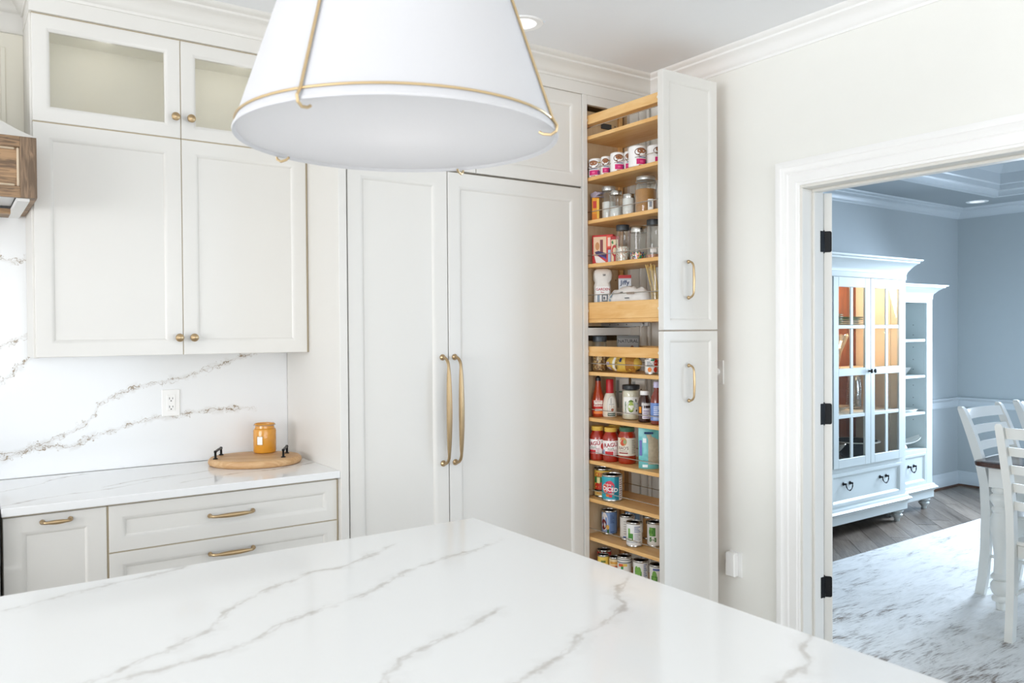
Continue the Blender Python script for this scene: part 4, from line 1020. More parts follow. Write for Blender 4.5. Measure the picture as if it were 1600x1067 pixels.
# level F
HS = mat('hot_sauce', '#A83A16', .15, vary=.12, vscale=50, coat=.5)
t = root('hot_sauce_bottle', 'slender orange-red hot sauce bottle with black cap', 'bottle', (2.644, 3.008, ZF)); th = facing(2.644, 3.008)
part('bottle', MB().lathe([(.027, 0), (.030, .004), (.0305, .012), (.0305, .086), (.028, .102), (.020, .130), (.0145, .155), (.0125, .178), (0, .178)], 28), HS, t)
part('cap', MB().lathe([(.0135, .177), (.0135, .192), (.009, .195), (.006, .201), (0, .202)], 18), mat('black_cap', '#17181A', .35), t)
lb = MB(); ms = [ink('#C8241B')]
lb.lathe([(.0309, .014), (.0309, .083)], 36, cap0=False, cap1=False)
deco(lb, ms, .0311, th, .2, [('patch', '#F2ECE0', -.75, .75, .26, .405), ('patch', '#F0883A', -.8, .8, .08, .14), ('patch', '#F2ECE0', -.5, .7, .15, .20)], [('RedHot', '#B3161B', .0165, 0, .30, 1.0, 0), ("FRANK'S", '#B3161B', .0075, 0, .375, 1.1, 0)])
part('label', lb, ms, t)
t = root('dressing_bottle', 'white salad dressing bottle with tall red cap', 'bottle', (2.672, 2.953, ZF)); th = facing(2.672, 2.953)
part('bottle', MB().lathe([(.029, 0), (.034, .004), (.0355, .014), (.0350, .055), (.031, .088), (.023, .112), (.018, .120), (0, .121)], 32), mat('creamy_dressing', '#E8DFCF', .25, vary=.03, coat=.3), t)
part('cap', MB().lathe([(.0190, .117), (.0195, .120), (.0185, .182), (.0165, .186), (0, .186)], 24), mat('red_sleeve', '#B81E27', .35, vary=.08, vscale=120), t)
lb = MB(); ms = [ink('#EFEDE6')]
deco(lb, ms, .0357, th+.25, .19, [('dot', '#C9C2B4', 0, .29, .0235, .052), ('dot', '#E9E6DE', .02, .29, .0222, .050), ('patch', '#1E4634', -.55, .55, .04, .12), ('patch', '#6A6F72', -.12, -.06, .36, .50), ('dot', '#B06A50', .10, .20, .007, .007), ('patch', '#8E9296', -.35, .35, .335, .345)], [('RANCH', '#F2F2EC', .008, 0, .08, 1.2, 0)])
part('label', lb, ms, t)
SIL = mat('silver_carton', '#B9BAB6', .35, .35, vary=.06)
for q, (x, y, ln, lab) in enumerate(((2.785, 2.985, .192, 'tall grey carton with green stripe behind the red-capped dressing'), (2.800, 2.885, .188, 'tall grey carton behind the avocado jar'))):
    carton('broth_carton', lab, x, y, ZF, .066, .05, ln, facing(x, y)+pi/2, '#C4C4BE', [('rect', 'f', '#3D6B4E', 0, 1, .60, .63), ('rect', 'f', '#E2E2DC', .3, .95, .66, .95), ('rect', 'f', '#8E928F', .05, .26, .2, .92), ('rect', 'f', '#A7AAA6', .4, .9, .2, .55), ('oval', 'f', '#2E3436', .7, .72, .05, .012)], group=None)
jt = jar('avocado_mayo_jar', 'cream mayo jar with black lid and green avocado print', 2.680, 2.812, ZF, .0425, .166, mat('mayonnaise', '#E9E1C8', .35, vary=.02), .84, mat('black_lid', '#22262A', .4), .018, .90, .76,
    prints=[('patch', '#F5F4EE', -.95, .95, .16, .66), ('dot', '#5C7A2C', 0, .40, .0175, .030), ('dot', '#A9C05A', .0, .385, .0135, .023), ('dot', '#F1F0E0', .04, .355, .0065, .011), ('patch', '#33421C', .50, .62, .52, .60), ('patch', '#33421C', .72, .86, .44, .48), ('patch', '#33421C', .55, .72, .24, .30), ('dot', '#CFE3EE', .62, .42, .010, .012), ('dot', '#F5F4EE', .62, .42, .007, .009)],
    texts=[('CHOSEN', '#3F6A2E', .013, -.62, .37, 1.0, pi/2)])
t = root('dark_sauce_bottle', 'dark brown sauce bottle with white cap and pale label', 'bottle', (2.650, 2.690, ZF)); th = facing(2.65, 2.69)
part('bottle', MB().lathe([(.026, 0), (.030, .004), (.0305, .010), (.0305, .092), (.027, .108), (.019, .122), (.018, .130), (0, .13)], 28), mat('dark_syrup', '#3A1D14', .12, vary=.1, coat=.5), t)
part('cap', MB().lathe([(.020, .126), (.0205, .128), (.0205, .142), (.019, .145), (0, .1455)], 22), WHITEPL, t)
lb = MB(); ms = [ink('#E9E4EA')]
deco(lb, ms, .0308, th, .145, [('patch', '#E9E4EA', -.35, .9, .12, .46), ('patch', '#D9D3CF', -.45, .9, .54, .62), ('patch', '#E8901E', -.95, -.5, .30, .50), ('lines', '#A08AA8', -.2, .7, .16, .42, 4)], ())
part('label', lb, ms, t)
t = root('syrup_bottle', 'reddish syrup bottle with blue label against the front', 'bottle', (2.628, 2.590, ZF)); th = facing(2.628, 2.59)
part('bottle', MB().lathe([(.024, 0), (.028, .004), (.0285, .012), (.0285, .105), (.025, .125), (.0135, .152), (.0125, .168), (0, .168)], 26), mat('red_syrup', '#7C2A18', .12, vary=.1, coat=.5), t)
part('cap', MB().lathe([(.0145, .166), (.015, .168), (.015, .190), (.013, .193), (0, .193)], 20), mat('lilac_cap', '#C9C6E6', .4), t)
lb = MB(); ms = [ink('#6F8FCB')]
lb.lathe([(.0288, .018), (.0288, .098)], 30, cap0=False, cap1=False)
deco(lb, ms, .029, th, .19, [('patch', '#A9BEE6', -.6, .6, .12, .20), ('lines', '#E4E8F4', -.5, .5, .24, .46, 5)], ())
part('label', lb, ms, t)

# level G
RAGU = mat('tomato_sauce', '#9E2412', .18, vary=.16, vscale=70, coat=.5)
YEL = mat('yellow_lid', '#D9B24C', .35, vary=.05)
def sauce(label, x, y, turn, h=.166):
    t = root('pasta_sauce_jar', label, 'jar', (x, y, ZG)); th = facing(x, y)+turn; r = .0405
    part('jar', MB().lathe([(.034, 0), (.038, .004), (r-.001, .014), (r, .030), (r, .105), (.0385, .120), (.031, .136), (.028, .141), (.028, .15), (0, .15)], 32), RAGU, t)
    part('lid', MB().lathe([(.0305, .1445), (.0315, .146), (.0315, h-.002), (.029, h), (.0275, h-.001), (0, h-.001)], 28), YEL, t)
    lb = MB(); ms = [ink('#F3EFEC')]
    lb.lathe([(r+.0004, .033), (r+.0004, .103)], 36, cap0=False, cap1=False)
    deco(lb, ms, r+.0005, th, .1, [('patch', '#C5202A', -.72, .28, .335, .52), ('dot', '#CF2D22', 1.2, .70, .013, .017), ('dot', '#CF2D22', -1.35, .70, .013, .020), ('patch', '#2B7A3C', 1.05, 1.3, .88, .98), ('patch', '#2D3358', -1.5, -1.1, .36, .52), ('patch', '#D9BFC2', .38, .72, .36, .62), ('patch', '#9FA9C9', -1.05, -.8, .36, .60)], [('RAGÚ', '#A3122B', .027, -.02, .82, .98, 0.12), ('Simply', '#5E7F6A', .010, 0, .655, 1.2, .1), ('Traditional', '#A3122B', .007, 0, .575, 1.1, .08)])
    part('label', lb, ms, t)
sauce('red pasta sauce jar with yellow lid next to the cabinet frame', 2.624, 2.990, -.52)
sauce('red pasta sauce jar with yellow lid, front and centre of its shelf', 2.640, 2.912, 0)
sauce('red pasta sauce jar half hidden behind the other yellow-lidded jars', 2.735, 2.985, .2)
t = root('pasta_sauce_jar', 'tall pasta sauce jar with green lid and cream label', 'jar', (2.662, 2.822, ZG)); th = facing(2.662, 2.822); r = .0425
part('jar', MB().lathe([(.037, 0), (.041, .004), (r, .012), (r, .122), (.0405, .136), (.0345, .148), (.034, .157), (0, .157)], 32), mat('chunky_sauce', '#A62E12', .18, vary=.16, vscale=80, coat=.5), t)
part('lid', MB().lathe([(.0355, .153), (.0365, .155), (.0365, .171), (.034, .174), (.032, .1725), (0, .1725)], 28), mat('green_lid', '#3E6B52', .35), t)
lb = MB(); ms = [ink('#E9E3D3')]
lb.lathe([(r+.0004, .040), (r+.0004, .124)], 36, cap0=False, cap1=False)
deco(lb, ms, r+.0005, th, .174, [('dot', '#C98A4A', -.45, .615, .019, .021), ('dot', '#C8442A', -.50, .59, .010, .014), ('dot', '#8FA06A', -.25, .61, .008, .010), ('patch', '#9A3A3A', -1.0, .10, .285, .32), ('lines', '#A79F92', .55, 1.1, .30, .68, 8)], [("RAO'S", '#8A6A62', .020, -.42, .435, .95, 0), ('HOMEMADE', '#8A6A62', .006, -.42, .36, 1.2, 0)])
part('label', lb, ms, t)
t = root('pasta_pouch', 'teal and clear stand-up pouch of pasta beside the green-lidded jar', 'bag', (2.640, 2.655, ZG), facing(2.64, 2.655)+pi/2)
def pouch(front, xs, seed, mi=0):
    r_ = random.Random(seed); m = MB(); rings = []
    for z, wx, dp in ((0, .046, .026), (.012, .047, .028), (.06, .046, .024), (.11, .045, .020), (.15, .044, .013), (.185, .042, .004), (.196, .042, .002)):
        rings.append([(xs[0]+(xs[1]-xs[0])*i/6, -dp*(1-(2*abs((xs[0]+(xs[1]-xs[0])*i/6))/.1)**2)*(1+r_.uniform(-.12, .12))-(.001 if mi else 0), z) for i in range(7)] + [(xs[1]-(xs[1]-xs[0])*i/6, dp*(1-(2*abs(xs[1]-(xs[1]-xs[0])*i/6)/.1)**2), z) for i in range(7)])
    return m.loft(rings)
part('film', pouch(1, (-.046, .046), 4), mat('teal_pouch', '#6FBFC0', .3, vary=.22, vscale=26, bump=1.0, bscale=26), t, smooth=60)
m = MB(); r_ = random.Random(8); rows = []
for j in range(7):
    z = .022+.135*j/6
    rows.append([(-.002+.046*i/4-.010*(j == 6), -.0285+.00002*j+.02*((-.002+.046*i/4)/.05)**2+.013*(j/6)**2+r_.uniform(-.0006, .0006), z) for i in range(5)])
m.loft(rows, closed=False)
part('window', m, mat('pale_pasta_shapes', '#B9AE95', .5, vary=.35, vscale=70), t, smooth=60)
lb = MB()
for u0, u1, z0, z1, c in ((-.042, -.030, .060, .130, 0), (-.028, -.004, .008, .020, 1), (-.020, .020, .160, .168, 2), (-.026, -.010, .120, .140, 1)):
    lb.add([(u0, -.0305+.010*(z0/.19)+.02*(u0/.05)**2, z0), (u1, -.0305+.010*(z0/.19)+.02*(u1/.05)**2, z0), (u1, -.0305+.016*(z1/.19)+.02*(u1/.05)**2, z1), (u0, -.0305+.016*(z1/.19)+.02*(u0/.05)**2, z1)], [(0, 1, 2, 3)], c)
part('print', lb, [ink('#6B6FB4'), ink('#E8F2F2'), ink('#2E4A7A')], t)

# level H
can('tomato_can', 'big yellow and green tin behind the teal diced tomato can', 2.664, 2.998, ZH, .044, .140, '#E0B84C', [('patch', '#2E7A3C', -1.2, 1.2, .50, .72), ('patch', '#F0E4A8', -.75, -.35, .50, .70), ('dot', '#C8321F', -.7, .36, .018, .020), ('dot', '#C8321F', -.1, .38, .018, .022), ('patch', '#1F2A20', -1.2, 1.2, .22, .27), ('patch', '#E5C77A', -1.2, 1.2, .06, .22), ('patch', '#D08A2A', -.8, -.2, .12, .17)], texts=[('CEN', '#D2451E', .026, -.42, .79, 1.0, 0)])
can('tomato_can', 'big teal can with red burst and diced lettering', 2.640, 2.905, ZH, .050, .1245, '#2BA3B4', [('patch', '#1C7F96', .25, .75, .04, .96), ('dot', '#C02B45', -.28, .50, .030, .036), ('dot', '#D8405A', -.20, .56, .020, .030), ('dot', '#F0E8E4', -.72, .50, .0185, .0205), ('dot', '#D9513E', -.72, .50, .0170, .0190), ('patch', '#F4E9E4', -.45, .16, .285, .315), ('patch', '#E8792A', -.62, -.20, .175, .265), ('patch', '#D8354A', -.30, .0, .16, .25), ('patch', '#E9E6E6', .72, 1.25, .05, .93), ('lines', '#7A6E78', .78, 1.2, .12, .88, 9), ('patch', '#7CC4E0', -.65, .35, .07, .11)], texts=[('DICED', '#FFFFFF', .027, -.20, .46, .98, -.10), ('fire', '#F6E3D8', .013, -.28, .64, 1.2, 0)])

# level I
can('vegetable_can', 'blue can with dark red and white oval at left of its shelf', 2.700, 2.992, ZI, .0385, .117, '#8AA7D4', [('dot', '#EDE8E4', -.70, .55, .020, .045), ('dot', '#6E1A22', -.80, .42, .016, .026), ('patch', '#2F6A3A', -.30, -.05, .06, .24), ('dot', '#E2B45A', -.22, .32, .008, .012), ('patch', '#6F8FC2', .05, .75, .06, .95), ('lines', '#37507E', .12, .62, .50, .88, 6), ('patch', '#3F5E96', .15, .6, .10, .14)])
can('vegetable_can', 'plain white can behind the green and white vegetable can', 2.694, 2.858, ZI, .0345, .116, '#EDEBE6', [('patch', '#4A6FB0', -.6, -.15, .08, .16), ('lines', '#C4C2BE', -.5, .5, .25, .85, 6)])
can('vegetable_can', 'white can with square green panel at front of the fifth shelf', 2.636, 2.748, ZI, .0375, .114, '#EFEFEE', [('patch', '#4F8F3C', -.85, -.15, .26, .56), ('patch', '#7FB45A', -.85, -.55, .56, .76), ('patch', '#DDE8D6', -.75, -.3, .30, .36), ('lines', '#5C6BA0', .0, .85, .62, .88, 4), ('lines', '#B9BBC4', 0, .85, .30, .60, 5), ('patch', '#7A8094', -1.2, 1.0, .20, .215)])
can('vegetable_can', 'pale blue can at the back between the white cans', 2.795, 2.925, ZI, .036, .116, '#8DB0D6', [('patch', '#E9EDF2', -.4, .3, .3, .8)])
can('vegetable_can', 'brown-labelled can at the back behind the green panel can', 2.785, 2.795, ZI, .034, .110, '#B58A52', [('dot', '#6E3A22', 0, .5, .014, .020), ('patch', '#3A2A1E', -.6, .6, .72, .86)])
can('vegetable_can', 'white can with leafy green print against the lower front', 2.712, 2.690, ZI, .036, .114, '#F1F1EE', [('patch', '#4C8C34', -.75, .1, .45, .80), ('dot', '#7AB04E', -.5, .62, .012, .020), ('patch', '#3F7A30', -.7, .2, .22, .40), ('dot', '#F1F1EE', -.25, .30, .010, .012)])

# level J
can('soup_can', 'red can nearest the frame on the lowest visible shelf', 2.672, 3.000, ZJ, .035, .112, '#C42A22', [('patch', '#F3ECE6', -.3, .5, .50, .66), ('patch', '#8E1A18', -1, 1, .05, .30)])
can('fruit_can', 'yellow can beside the red can on the lowest visible shelf', 2.628, 2.958, ZJ, .0285, .104, '#E6C65A', [('patch', '#D9A52E', -.8, .8, .2, .5), ('patch', '#6E7A2E', -.4, .4, .66, .76), ('dot', '#F2DE96', -.2, .42, .012, .016)])
can('fruit_can', 'cream and orange can between the yellow and striped cans', 2.655, 2.905, ZJ, .0275, .100, '#E8D2A6', [('patch', '#D98A3A', -.9, .9, .3, .62), ('dot', '#B5482E', .2, .48, .010, .012), ('patch', '#DCA44A', -.9, .9, .68, .8)])
can('fruit_can', 'white striped can with green and orange bands, lowest visible shelf', 2.660, 2.842, ZJ, .034, .118, '#ECE9E2', [('band', '#8A9296', .74, .79), ('band', '#6D7478', .86, .89), ('patch', '#D9622E', -.9, -.1, .60, .72), ('patch', '#2F8A4A', -.5, -.15, .50, .62), ('patch', '#E8C860', -.2, .4, .62, .73)])
can('vegetable_can', 'white can with green vegetable print at right of lowest visible shelf', 2.672, 2.742, ZJ, .0365, .119, '#EDEDEA', [('patch', '#4C8C34', -.85, .1, .30, .60), ('dot', '#7AB04E', -.6, .62, .010, .022), ('dot', '#7AB04E', -.25, .60, .010, .022), ('lines', '#5B6AA6', .35, .85, .2, .92, 10)])
can('vegetable_can', 'white can with green print wedged against the front, lowest visible shelf', 2.690, 2.652, ZJ, .0365, .116, '#EDEDEA', [('patch', '#4C8C34', -.85, .0, .30, .58), ('dot', '#7AB04E', -.4, .60, .012, .022), ('patch', '#5B6AA6', -.6, .3, .80, .88)])

# ------------------------------------------------------------------ dining room furniture
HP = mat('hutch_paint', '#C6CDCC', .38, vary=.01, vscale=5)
HIN = mat('hutch_cream_interior', '#F3E8D6', .6, vary=.02)
HSIDE = wood('hutch_cherry_lining', '#8E4E2E', '#6C3722', (4, 4, .5), .4, 8, 1.0, .03)
HGL = glass('hutch_glass', (.97, .97, .96), .08, .02, .015, .10)
def bail(x, y, z, s=1.0):
    m = MB()
    for sx in (-.040*s, .040*s):
        m.lathe([(.013*s, 0), (.013*s, -.003), (.007*s, -.006), (.006*s, -.016), (.009*s, -.018), (.007*s, -.022), (0, -.023)], 12, c=(x+sx, y, z), axis='y')
    pts = [(x+.040*s*cos(pi+pi*i/16)*(1-.10*sin(pi*i/16)**2), y-.020-.006*sin(pi*i/16), z-.044*s*abs(sin(pi*i/16))**.8) for i in range(17)]
    m.tube(pts, [.0032+.0012*(i % 4 == 2) for i in range(17)], 8)
    m.lathe([(.0, -.006), (.006, -.003), (.006, .003), (0, .006)], 10, c=(x, y-.026, z-.044*s), axis='x')
    return m
BUN = [(.018, 0), (.020, .004), (.021, .020), (.030, .030), (.040, .044), (.042, .052), (.034, .060), (.028, .064), (.044, .072), (.048, .080), (.046, .088), (.034, .092), (.034, .098)]
CORN = [(0, 0), (.006, .002), (.008, .018), (.016, .030), (.036, .062), (.058, .086), (.072, .094), (.074, .104), (.088, .112), (.092, .124), (.0, .126)]
def box_path(x0, x1, y0, y1): return [(x0, y1), (x0, y0), (x1, y0), (x1, y1)]
# main glazed unit
HX0_, HX1_, HY, HB = 4.925, 5.945, 3.250, 3.660
t = root('china_hutch', 'white glazed china hutch with two paned doors and warm lit interior', 'hutch', (5.44, 3.45, 0), world=True)
for x in (HX0_+.05, HX1_-.045):
    for y in (HY+.045, HB-.05): part('foot', MB().lathe(BUN, 24, c=(x, y, 0)), HP, t)
BASEP = [(0, .098), (.010, .098), (.010, .150), (.016, .156), (.020, .168), (.030, .172), (.036, .180), (.030, .188), (.020, .194), (.016, .206), (.004, .212), (0, .212)]
part('base_moulding', MB().sweep(box_path(HX0_, HX1_, HY+.002, HB), BASEP, XY).box(HX0_, HX1_, HY+.003, HB, .098, .212), HP, t)
m = MB()
m.box(HX0_, HX0_+.02, HY+.022, HB, .212, 1.83).box(HX1_-.02, HX1_, HY+.022, HB, .212, 1.83).box(HX0_+.02, HX1_-.02, HB-.015, HB, .212, 1.83)
m.box(HX0_, HX0_+.058, HY+.002, HY+.022, .212, 1.83, .001).box(HX1_-.054, HX1_, HY+.002, HY+.022, .212, 1.83, .001)
m.box(HX0_+.02, HX1_-.02, HY+.03, HB-.015, .476, .498).box(HX0_+.02, HX1_-.02, HY+.022, HB-.015, 1.81, 1.83)
m.box(HX0_+.058, HX1_-.054, HY+.002, HY+.022, .458, .492, .001).box(HX0_+.058, HX1_-.054, HY+.002, HY+.022, .212, .2195)
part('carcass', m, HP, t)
part('cherry_back_lining', MB().box(HX0_+.0205, HX1_-.0205, HB-.021, HB-.0155, .50, 1.808), HSIDE, t)
part('cream_side_lining', MB().box(HX1_-.0325, HX1_-.0205, HY+.026, HB-.0215, .50, 1.808).box(HX1_-.040, HX1_-.0326, HY+.10, HY+.125, .50, 1.808), HIN, t)
part('cream_side_lining', MB().box(HX0_+.0205, HX0_+.026, HY+.026, HB-.0215, .50, 1.808), HIN, t)
for zc in (1.475, 1.160, .852):
    part('shelf', MB().box(HX0_+.027, HX1_-.041, HY+.045, HB-.022, zc-.011, zc+.011, .002), HIN, t)
d = part('drawer_front', MB().door(HX0_+.060, HX1_-.056, .2205, .4565, HY, .020, .022, bead=.016, dep=.014), HP, t)
for x in (5.19, 5.655): part('bail_handle', bail(x, HY+.014, .372), BLACK, d)
part('frieze', MB().box(HX0_-.004, HX1_+.004, HY-.004, HB, 1.828, 1.868, .002), HP, t)
part('cornice', MB().sweep(box_path(HX0_, HX1_, HY+.002, HB), [(o, 1.866+h*.92) for o, h in CORN], XY).box(HX0_, HX1_, HY+.003, HB, 1.866, 1.98), HP, t)
for (a, b, cols, kx, hgx) in ((4.986, 5.4395, ((5.046, 5.193), (5.225, 5.372)), 5.418, 4.983), (5.4425, 5.889, ((5.494, 5.640), (5.674, 5.820)), 5.464, 5.892)):
    m = MB()
    z0, z1 = .4935, 1.826
    cx0, cx1 = cols[0][0], cols[1][1]
    m.box(a, cx0, HY-.018, HY, z0, z1, .002).box(cx1, b, HY-.018, HY, z0, z1, .002)
    m.box(cx0, cx1, HY-.018, HY, z0, .556, .002).box(cx0, cx1, HY-.018, HY, 1.756, z1, .002).box(cx0, cx1, HY-.018, HY, 1.134, 1.187, .002)
    d = part('door', m, HP, t)
    for zc in (.851, 1.478): part('muntin', MB().box(cx0, cx1, HY-.016, HY-.003, zc-.013, zc+.013, .003), HP, d)
    for za, zb_ in ((.556, .838), (.864, 1.134), (1.187, 1.465), (1.491, 1.756)): part('muntin', MB().box(cols[0][1], cols[1][0], HY-.0155, HY-.0035, za, zb_, .003), HP, d)
    for za, zb_ in ((.556, .838), (.864, 1.134), (1.187, 1.465), (1.491, 1.756)):
        for c0, c1 in cols: part('pane', MB().box(c0, c1, HY-.008, HY-.005, za, zb_), HGL, d)
    part('knob', MB().lathe([(.007, 0), (.007, -.004), (.004, -.007), (.004, -.013), (.013, -.017), (.016, -.023), (.012, -.029), (0, -.031)], 14, c=(kx, HY-.018, 1.160), axis='y'), BLACK, d)
    for hz in (1.62, 1.17, .60): part('hinge', MB().lathe([(0, -.032), (.004, -.030), (.0045, .030), (0, .032)], 10, c=(hgx, HY-.012, hz)), STEEL, d)
part('puck_lamp', MB().lathe([(.034, 1.80), (.034, 1.81), (0, 1.81)], 20, c=(5.44, 3.44, 0)).lathe([(0, 1.799), (.030, 1.7995)], 20, c=(5.44, 3.44, 0)), mat('warm_puck_lamp', '#FFD9A0', .4, emit=6.0), t)
for px_, pz_, e_ in ((5.32, 1.775, 3.0), (5.62, 1.775, 3.0), (5.30, 1.42, 1.8), (5.60, 1.42, 1.8), (5.44, 1.10, .7)):
    ld = bpy.data.lights.new('hutch_lamp', 'POINT'); ld.energy = e_; ld.color = (1.0, .80, .55); ld.shadow_soft_size = .03
    lo = bpy.data.objects.new('hutch_lamp', ld); COL.objects.link(lo); lo.location = (px_, 3.46, pz_)

# open side tower
AX0, AX1, AY, AB = 5.952, 6.530, 3.350, 3.670
t = root('display_tower', 'narrow white open shelf tower with drawer beside the glazed hutch', 'cabinet', (6.24, 3.5, 0), world=True)
for x in (AX0+.05, AX1-.045):
    for y in (AY+.045, AB-.05): part('foot', MB().lathe(BUN, 24, c=(x, y, 0)), HP, t)
part('base_moulding', MB().sweep([(AX0, AY+.002), (AX1, AY+.002), (AX1, AB)], BASEP, XY).box(AX0, AX1, AY+.003, AB, .098, .212), HP, t)
m = MB()
m.box(AX0, AX0+.02, AY+.02, AB, .212, 1.70).box(AX1-.02, AX1, AY+.02, AB, .212, 1.70).box(AX0+.02, AX1-.02, AB-.012, AB, .212, 1.70)
m.box(AX0, AX0+.045, AY, AY+.02, .212, 1.70, .001).box(AX1-.086, AX1, AY, AY+.02, .212, 1.70, .001)
m.box(AX0+.02, AX1-.02, AY+.02, AB-.012, 1.672, 1.70).box(AX0+.045, AX1-.086, AY, AY+.02, 1.668, 1.70).box(AX0+.045, AX1-.086, AY+.001, AY+.0205, .466, .499, .001).box(AX0+.021, AX1-.021, AY+.021, AB-.0125, .466, .499).box(AX0+.045, AX1-.086, AY, AY+.02, .212, .222)
m.box(AX1-.086, AX1-.02, AY+.0205, AB-.013, .499, 1.67)
part('carcass', m, HP, t)
for zc in (1.367, 1.078, .784): part('shelf', MB().box(AX0+.021, AX1-.087, AY+.008, AB-.013, zc-.011, zc+.011, .003), HP, t)
for zc in (1.49, 1.41, 1.31, 1.21, 1.13, 1.0, .90, .84, .72): part('peg_hole', MB().lathe([(.0035, 0), (.0035, -.001)], 8, axis='x', c=(AX1-.0862, AY+.11, zc)), SOCK, t)
d = part('drawer_front', MB().door(AX0+.047, AX1-.088, .2225, .4655, AY, .018, .018, bead=.014, dep=.012), HP, t)
part('bail_handle', bail(6.228, AY+.012, .372), BLACK, d)
part('frieze', MB().box(AX0, AX1+.004, AY-.004, AB, 1.698, 1.728, .002), HP, t)
part('cornice', MB().sweep([(AX0, AY+.002), (AX1, AY+.002), (AX1, AB)], [(o, 1.726+h*.66) for o, h in CORN], XY).box(AX0, AX1, AY+.003, AB, 1.726, 1.81), HP, t)

# tableware in the hutch and tower
CHINA = mat('white_china', '#F2F0EA', .2, vary=.01, coat=.4)
GREENRIM = mat('green_rim', '#3C6A44', .3)
PLATE = [(0, .004), (.05, .004), (.055, 0), (.062, 0), (.066, .005), (.105, .013), (.106, .015), (.062, .0085), (0, .0075)]
def plate(x, y, z, s, m_, label, group=None, tilt=0.0, rim=None, cat='plate'):
    t = root('plate', label, cat, (x, y, z), group=group); t.rotation_euler = (tilt, 0, 0)
    part('dish', MB().lathe([(r*s, q*s) for r, q in PLATE], 36), m_, t)
    if rim: part('rim_band', MB().lathe([(.098*s, .0120*s), (.1072*s, .0125*s), (.1075*s, .0168*s), (.098*s, .0150*s)], 36, cap0=False, cap1=False), rim, t)
    return t
for k in range(5):
    plate(5.22+.002*(k % 2), 3.46, 1.4865+.0155*k, 1.18, CHINA, 'green-rimmed white plate, %s of the left stack on the top hutch shelf' % ('lowest', 'second from bottom', 'middle one', 'second from top', 'topmost')[k], 'green-rimmed plates stacked on the top hutch shelf', rim=GREENRIM)
for k in range(4):
    plate(5.535+.002*(k % 2), 3.47, 1.4865+.0155*k, 1.12, CHINA, 'pale plate, %s of the right-hand stack on the top hutch shelf' % ('lowest', 'second from bottom', 'second from top', 'topmost')[k], 'pale plates stacked on the top hutch shelf', rim=GREENRIM if k > 1 else None)
t = root('serving_bowl', 'small white oval bowl on top of the green-rimmed plates', 'bowl', (5.195, 3.45, 1.570))
part('bowl', MB().lathe([(0, .004), (.03, .0), (.036, .002), (.07, .026), (.082, .040), (.080, .041), (.066, .030), (.03, .008), (0, .008)], 32, sx=1.1, sy=.8), CHINA, t)
CRYS = glass('cut_crystal', (.90, .87, .80), .3, .10, .22, .95)
t = root('crystal_vase', 'flared cut-crystal vase on the second hutch shelf', 'vase', (5.335, 3.46, 1.1715))
n = 32; rings = []
for z, r in ((0, .045), (.012, .047), (.02, .036), (.06, .042), (.12, .052), (.18, .076), (.238, .098), (.246, .096), (.18, .070), (.06, .034), (.03, .01)):
    rings.append([(r*(1+.07*(i % 2)*(z > .03))*cos(2*pi*i/n), r*(1+.07*(i % 2)*(z > .03))*sin(2*pi*i/n), z+(.010*(i % 4 == 0) if z > .235 else 0)) for i in range(n)])
part('vase', MB().loft(rings), CRYS, t, smooth=15)
t = root('crystal_bowl', 'low wide cut-crystal bowl beside the flared vase', 'bowl', (5.135, 3.44, 1.1715))
rings = []
for z, r in ((0, .040), (.008, .042), (.018, .030), (.035, .060), (.05, .082), (.068, .090), (.073, .088), (.05, .074), (.035, .052), (.03, .01)):
    rings.append([(r*(1+.06*(i % 2)*(z > .03))*cos(2*pi*i/n), r*(1+.06*(i % 2)*(z > .03))*sin(2*pi*i/n), z+(.012*(i % 4 == 0) if z > .066 else 0)) for i in range(n)])
part('bowl', MB().loft(rings), CRYS, t, smooth=15)
t = root('glass_pitcher', 'tall ribbed clear glass pitcher on the third hutch shelf', 'pitcher', (5.565, 3.44, .8635))
RIB = glass('ribbed_glass', (.90, .92, .92), .22, .04)
m = MB().lathe([(.045, 0), (.052, .004), (.054, .02), (.055, .16), (.050, .19), (.046, .215), (.052, .245), (.049, .243), (.044, .215), (.050, .16), (.049, .02), (0, .012)], 36)
part('body', m, RIB, t)
part('handle', MB().tube([(.050, 0, .21), (.085, 0, .205), (.098, 0, .16), (.090, 0, .10), (.054, 0, .07)], .006, 8), RIB, t)
for k in range(9): part('rib', MB().tube([(.0560*cos(2*pi*i/28), .0560*sin(2*pi*i/28), .03+.015*k) for i in range(28)], .0018, 5, closed=True), RIB, t)
t = root('glass_platter', 'shallow pale glass platter lying on the third hutch shelf', 'plate', (5.27, 3.44, .8635))
part('dish', MB().lathe([(0, .006), (.06, .006), (.066, 0), (.074, 0), (.08, .008), (.145, .034), (.146, .038), (.076, .013), (0, .010)], 36, sy=.85), mat('pale_glassware', '#D8C9B4', .12, trans=.3, coat=.5), t)
PEW = mat('dark_pewter', '#4A4C50', .22, .85, vary=.1)
t = root('dark_serving_dish', 'wide dark metal serving dish with white rim on bottom of hutch', 'bowl', (5.585, 3.448, .499)); t.scale = (1.08, 1.08, 1.0)
part('dish', MB().lathe([(.07, 0), (.085, .004), (.115, .05), (.130, .10), (.150, .118), (.160, .120), (.160, .124), (.148, .124), (.125, .105), (.108, .05), (0, .012)], 40), PEW, t)
part('rim', MB().lathe([(.150, .1235), (.166, .121), (.168, .125), (.150, .1275)], 40, cap0=False, cap1=False), CHINA, t)
t = root('cut_glass_bowl', 'cut glass bowl at the lower left pane of the hutch', 'bowl', (5.235, 3.43, .499))
rings = []
for z, r in ((0, .040), (.02, .028), (.05, .034), (.09, .075), (.13, .105), (.136, .103), (.09, .068), (.06, .01)):
    rings.append([(r*(1+.08*(i % 2)*(z > .03))*cos(2*pi*i/n), r*(1+.08*(i % 2)*(z > .03))*sin(2*pi*i/n), z) for i in range(n)])
